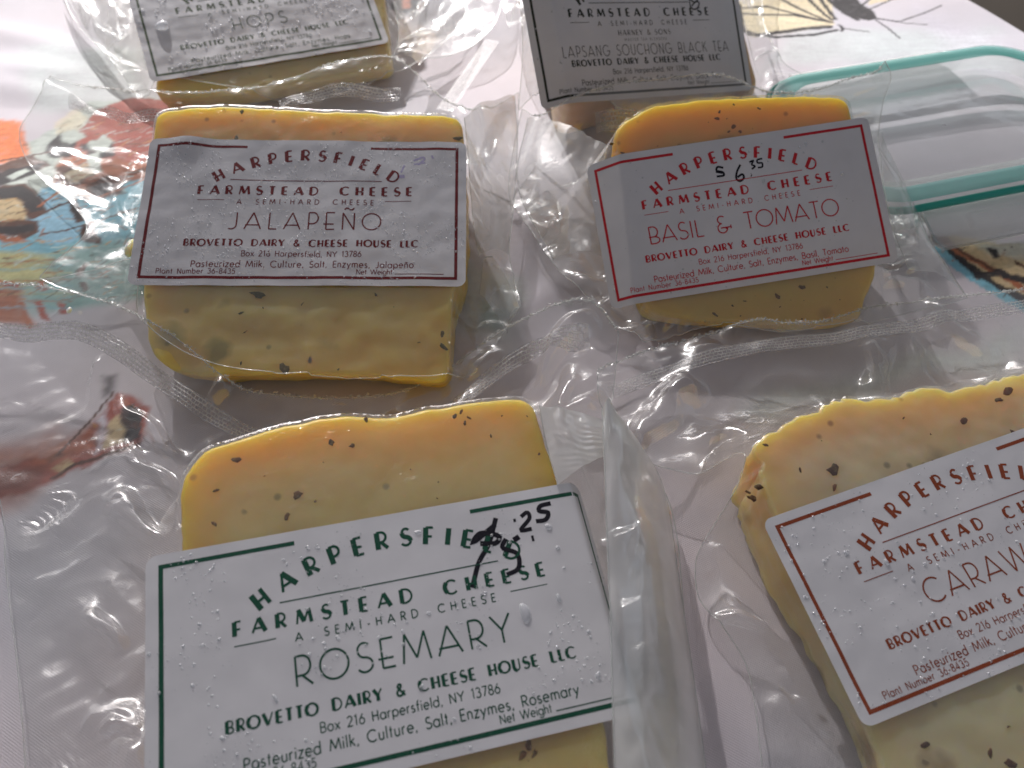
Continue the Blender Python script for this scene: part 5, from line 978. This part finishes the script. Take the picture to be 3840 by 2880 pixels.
# ---- basil and tomato
pk, root = pack('bas', 'propped up cheese pack with bright red framed label reading basil and tomato, priced by hand')
hb = herb('basil_bits', (.07, .05, .02))
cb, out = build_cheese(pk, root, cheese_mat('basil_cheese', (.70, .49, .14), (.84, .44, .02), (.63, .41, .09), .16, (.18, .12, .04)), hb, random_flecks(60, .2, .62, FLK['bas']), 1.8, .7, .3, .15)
bag, _ = build_bag(pk, root, out, 5, 1.15, (.08, .97), tight_amp=.10)
for (A, Bq, c, sd) in FLAPS['bas']: flap(bag, pk.base, A, Bq, 'bag_fold', M_FLAP, c, sd, 70)
build_label(pk, root, ink('red_ink', (.52, .02, .03)), 'BASIL & TOMATO', 'Basil, Tomato',
            dict(span=(15.5, 85), hand=[(S2, .75, [(46.6, 8.2), (44.6, 7.6), (44, 8.9), (46, 9.7), (46.2, 11), (43.6, 11)]), (S2, .8, [(43.6, 9.2), (46.6, 10.2)]), (S2, .75, [(52.9, 8.0), (51.2, 10.4), (50.5, 12.8), (51.6, 14), (53.2, 13), (52.9, 11.6), (51, 12.4)]),
                                        (S2, .9, [(55.9, 12.5), (56.2, 12.7)]), (S2, .65, [(56.3, 7.6), (57.8, 7.3), (57, 8.6), (58, 9.4), (56.7, 10.3)]), (S2, .65, [(61.2, 7), (59.4, 7.2), (59.3, 8.3), (60.8, 8.6), (60.6, 10), (59, 10.1)])]),
            fold=((10.4, 6.2), math.radians(33), 1), bump=.08, drops=(70, .15, .5, -.2, [(78, 4, .5, 1.0, 0), (75.5, 5, .5, .5, 0), (89, 17, .6, .8, 0), (60, 15.2, .5, 1.0, .2), (66, 21, .5, .5, 0)]))

# ---- rosemary
pk, root = pack('ros', 'nearest cheese pack with dark green framed label reading rosemary, price scrawled in black marker')
hr = herb('rosemary_bits', (.085, .05, .018))
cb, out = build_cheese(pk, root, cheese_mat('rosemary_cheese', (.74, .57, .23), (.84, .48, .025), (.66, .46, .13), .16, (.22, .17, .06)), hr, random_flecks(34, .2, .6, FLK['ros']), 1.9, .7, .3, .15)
bag, hgt = build_bag(pk, root, out, 8, .6, (0, 1), nfold=20, tight_amp=.10)
# loose threads of plastic at the torn corner
tv = []; tf = []; o = 0
for k in range(16):
    a = np.array(THREAD[0]) + (np.array(THREAD[1]) - np.array(THREAD[0])) * random.random()
    q = [a + np.array([random.uniform(-1, 1) * i * .5, random.uniform(.1, 1) * i * .7, random.uniform(.1, 1) * i * .5]) for i in range(6)]
    v, f = tube(smooth_line(np.array(q), 24), .06, 4); tv.append(v); tf.append(f + o); o += len(v)
mesh('frayed_edge', np.vstack(tv), np.vstack(tf), M_FRAY, bag, pk.base)
for (A, Bq, c, sd) in FLAPS['ros']: flap(bag, pk.base, A, Bq, 'bag_fold', M_SATIN, c, sd, 90)
build_label(pk, root, ink('green_ink', (.012, .075, .045), .15), 'ROSEMARY', 'Rosemary',
            dict(span=(27.2, 74.5), hand=[(S2, 1.2, [(75.8, 4.8), (70, 8), (72, 6.2), (76, 7.6), (75, 9.2), (71.4, 8.6)]), (S2, 1.15, [(76.3, 3.2), (73.4, 9), (70.2, 13), (67.6, 18.4)]), (S2, 1.1, [(77.6, 8.6), (76.4, 10.6), (79.4, 12.6), (79, 16), (76, 17)]), (S2, 1.3, [(79.3, 9.3), (80.8, 8.7)]), (S2, 1.4, [(83.6, 9.7), (84.2, 9.7)]),
                                          (S2, 1.0, [(82.3, 4), (84, 3.2), (84.2, 4.8), (81.6, 7.2), (84.2, 7.4)]), (S2, 1.1, [(90.2, 2), (87.6, 2.2), (87, 3.4), (89, 4.2), (88, 5.8), (85.6, 5.8)]), (S2, .6, [(80.6, 4.2), (80.6, 5)])]),
            fold=((96.4, 96.8), math.radians(60), -1), bump=.10,
            drops=(620, .10, .42, .18, [(78.2, 26.2, 1.15, 2.3, -.2), (86.5, 24.5, .6, .9, 0), (57.6, 3.2, .8, .55, 0), (88.2, 7.6, .8, .7, 0), (89.2, 13, .5, .5, 0), (91, 42.5, .6, .9, .2), (97, 42, .6, .7, 0), (89.5, 18, .35, .35, 0), (57, 22, .45, .4, 0), (31, 16, .5, .4, 0), (53, 37, .5, .7, .4), (23, 33, .4, .9, -.5)]))

# ---- caraway
pk, root = pack('car', 'cheese pack with rust brown framed label reading caraway, ragged crumbly cheese with dark seeds')
hc = herb('caraway_seeds', (.07, .04, .03))
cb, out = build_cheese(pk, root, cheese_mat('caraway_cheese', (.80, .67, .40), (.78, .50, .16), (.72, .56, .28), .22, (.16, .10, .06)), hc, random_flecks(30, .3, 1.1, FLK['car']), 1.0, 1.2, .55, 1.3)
build_bag(pk, root, out, 13, .7, (0, 1), tight_amp=.22)
build_label(pk, root, ink('rust_ink', (.25, .055, .022)), 'CARAWAY', 'Caraway',
            dict(span=(29, 73), hand=[]), bump=.14,
            drops=(620, .10, .45, -.25, [(23.5, 18.3, .75, .75, 0), (14.5, 12.5, .55, .55, 0), (8, 12.7, .45, .5, 0), (33, 22, .5, .5, 0), (36, 23.5, .45, .45, 0), (28, 24.3, .5, .5, 0), (41, 9, .4, .45, 0)]))

# ---- hops
pk, root = pack('hop', 'cheese pack at the back with grey green framed label reading hops, wet and blotched')
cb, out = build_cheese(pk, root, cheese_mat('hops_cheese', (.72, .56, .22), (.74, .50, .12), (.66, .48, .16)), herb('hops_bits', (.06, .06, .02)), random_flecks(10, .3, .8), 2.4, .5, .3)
bag, _ = build_bag(pk, root, out, 17, 1.35, None)
for (A, Bq, c, sd) in FLAPS['hop']: flap(bag, pk.base, A, Bq, 'bag_fold', M_FLAP, c, sd, 60)
build_label(pk, root, ink('olive_ink', (.045, .075, .03), 1.0), 'HOPS', 'Hops', dict(span=(37, 61), hand=[]), bump=.22,
            drops=(700, .12, .6, -.1, [(8, 24, 2.6, 2.6, 0)]))

# ---- lapsang souchong
pk, root = pack('lap', 'cheese pack leaning at the back with black framed label reading lapsang souchong black tea')
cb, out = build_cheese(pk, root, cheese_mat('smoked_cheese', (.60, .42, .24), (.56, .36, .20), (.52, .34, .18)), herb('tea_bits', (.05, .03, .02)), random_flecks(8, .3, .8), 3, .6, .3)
build_bag(pk, root, out, 23, 1.3, None)
build_label(pk, root, ink('black_ink', (.025, .03, .022), .5), 'LAPSANG SOUCHONG BLACK TEA', 'Black Tea', dict(hand=[(S2, .6, [(76, 8), (75.6, 14.6), (77, 16.4), (79.4, 15.8), (80.6, 13.6), (78.6, 13.4), (76.4, 15)])]), kind='tea',
            fold=((8.6, 8.6), math.radians(38), 1), bump=.10, drops=(60, .15, .45, -.2, []))

# ------------------------------------------------------------------ the clip-on lid of a food box
def rrect(hx, hy, r, n=14):
    p = []
    for cx_, cy_, a in ((hx - r, hy - r, 0), (-hx + r, hy - r, 90), (-hx + r, -hy + r, 180), (hx - r, -hy + r, 270)):
        p += [(cx_ + r * math.cos(math.radians(a + q)), cy_ + r * math.sin(math.radians(a + q))) for q in np.linspace(0, 90, n)]
    return np.array(p)
def lid():
    ctr = np.array([183.3, 281.4, 0.]); an = math.radians(15)
    Rz = np.array([[math.cos(an), -math.sin(an), 0], [math.sin(an), math.cos(an), 0], [0, 0, 1]])
    base = ctr * MM
    root = empty('container_lid', base)
    tag(root, 'clear plastic food container lid with teal sealing ring and fold-out clips', 'container lid')
    W = lambda p: np.asarray(p, float) @ Rz.T + ctr
    # shell: profile swept round a rounded rectangle (inset, height)
    prof = [(-1.5, 1.0), (-1.0, 4.0), (0.0, 8.5), (.6, 12.0), (1.6, 13.2), (6.0, 13.4), (11.5, 13.2), (13.0, 12.4), (14.2, 9.5), (15.0, 7.6), (16.5, 7.0)]
    prof = smooth_line(np.array(prof), 34)
    rows = []
    for ins_, h in prof:
        q = rrect(68 - ins_, 45 - ins_, max(23 - ins_ * .75, 4)); rows.append(W(np.c_[q, np.full(len(q), h)]))
    n = len(rows[0])
    mesh('rim', np.vstack(rows), grid_faces(len(rows), n, True), M_BOX, root, base)
    # recessed panel, very slightly domed
    q = rrect(68 - 16.5, 45 - 16.5, 23 - 16.5 * .75)
    pr = []
    for t in np.linspace(1, 0.02, 26):
        p = q * t
        pr.append(W(np.c_[p, 7.0 + 1.6 * (1 - t * t) + .35 * noise(p[:, 0] / 12, p[:, 1] / 12, 3)]))
    mesh('panel', np.vstack(pr), grid_faces(len(pr), len(q), True), M_PANEL, root, base)
    g = rrect(68.6, 45.6, 23.4, 18); g = np.vstack([g, g[:1]])
    v, f = tube(W(np.c_[g, np.full(len(g), 10.2)]), 1.4, 10)
    v[:, 2] = 10.6 + (v[:, 2] - 10.6) * 1.1
    mesh('gasket', v, f, M_TEAL, root, base)
    g2 = rrect(61.5, 38.5, 18.4, 18); g2 = np.vstack([g2, g2[:1]])
    rw = []
    for o_, h_ in ((-6.2, 13.45), (-5.6, 13.7), (-3.0, 13.75), (-.5, 13.75), (1.6, 13.7), (2.1, 13.5)):
        gg = rrect(61.5 - o_, 38.5 - o_, 18.4 - o_ * .8, 18); rw.append(W(np.c_[gg, np.full(len(gg), h_)]))
    mesh('gasket', np.vstack(rw), grid_faces(6, len(rw[0]), True), M_BAND, root, base)
    # clips on the two long sides: a plate that folds out and down, with a slot and a lip
    for sgn in (-1, 1):
        xs = np.linspace(-41, 41, 60)
        pv = []
        cl = smooth_line(np.array([(45.5, 8.2), (49, 7.6), (53, 6.4), (57.5, 4.6), (60.2, 3.4), (60.8, 2.2)]), 22)
        th = 1.3
        def plate(o):
            rws = []
            for k, (yy, zz) in enumerate(cl):
                ed = 3.5 * max(0, (k - 15) / 6) ** 2
                rws.append(W(np.c_[xs * (41 - ed) / 41, np.full(60, sgn * yy), np.full(60, zz + o) + .5 * (np.abs(xs) < 24) * (k > 6) * (k < 15)]))
            return np.vstack(rws)
        a, b = plate(0), plate(-th)
        F = grid_faces(22, 60)
        f = np.vstack([F, F[:, ::-1] + len(a)])
        bd = [i for i in range(60)] + [60 * r_ + 59 for r_ in range(1, 22)] + [21 * 60 + i for i in range(58, -1, -1)] + [60 * r_ for r_ in range(20, 0, -1)]
        side = np.array([(bd[i], bd[(i + 1) % len(bd)], bd[(i + 1) % len(bd)] + len(a), bd[i] + len(a)) for i in range(len(bd))])
        mesh('clip', np.vstack([a, b]), np.vstack([f, side]), [M_CLIP, M_RIM], root, base, True, np.r_[np.zeros(len(f), int), np.ones(len(side), int)])
lid()

# ------------------------------------------------------------------ crumbs
def crumb(loc, size, label):
    rr = np.random.default_rng(int(abs(loc[0]) * 7) + 1)
    n, m_ = 14, 9
    th = np.linspace(0, 2 * np.pi, n, endpoint=False); V = []
    ph = np.linspace(-np.pi / 2 * .96, np.pi / 2 * .96, m_)
    for q in ph:
        x, y, z = np.cos(th) * math.cos(q), np.sin(th) * math.cos(q), np.full(n, math.sin(q))
        k = 1 + .3 * noise(x * 1.7 + z, y * 1.7 - z, int(loc[0]) % 9) + .12 * noise(x * 5 + z * 3, y * 5, 3)
        V.append(np.c_[loc[0] + size[0] * x * k, loc[1] + size[1] * y * k, loc[2] + size[2] * z * k])
    f = [tuple(q) for q in grid_faces(m_, n, True)] + [tuple(range(n))[::-1], tuple(range((m_ - 1) * n, m_ * n))]
    b = np.array([loc[0], loc[1], 0]) * MM
    o = mesh('cheese_crumb', np.vstack(V), f, M_CRUMB, None, b)
    o.location = b
    tag(o, label, 'crumb')
    o.data.attributes.new('edge', 'FLOAT', 'POINT')
for loc, size, label in CRUMBS: crumb(loc, size, label)
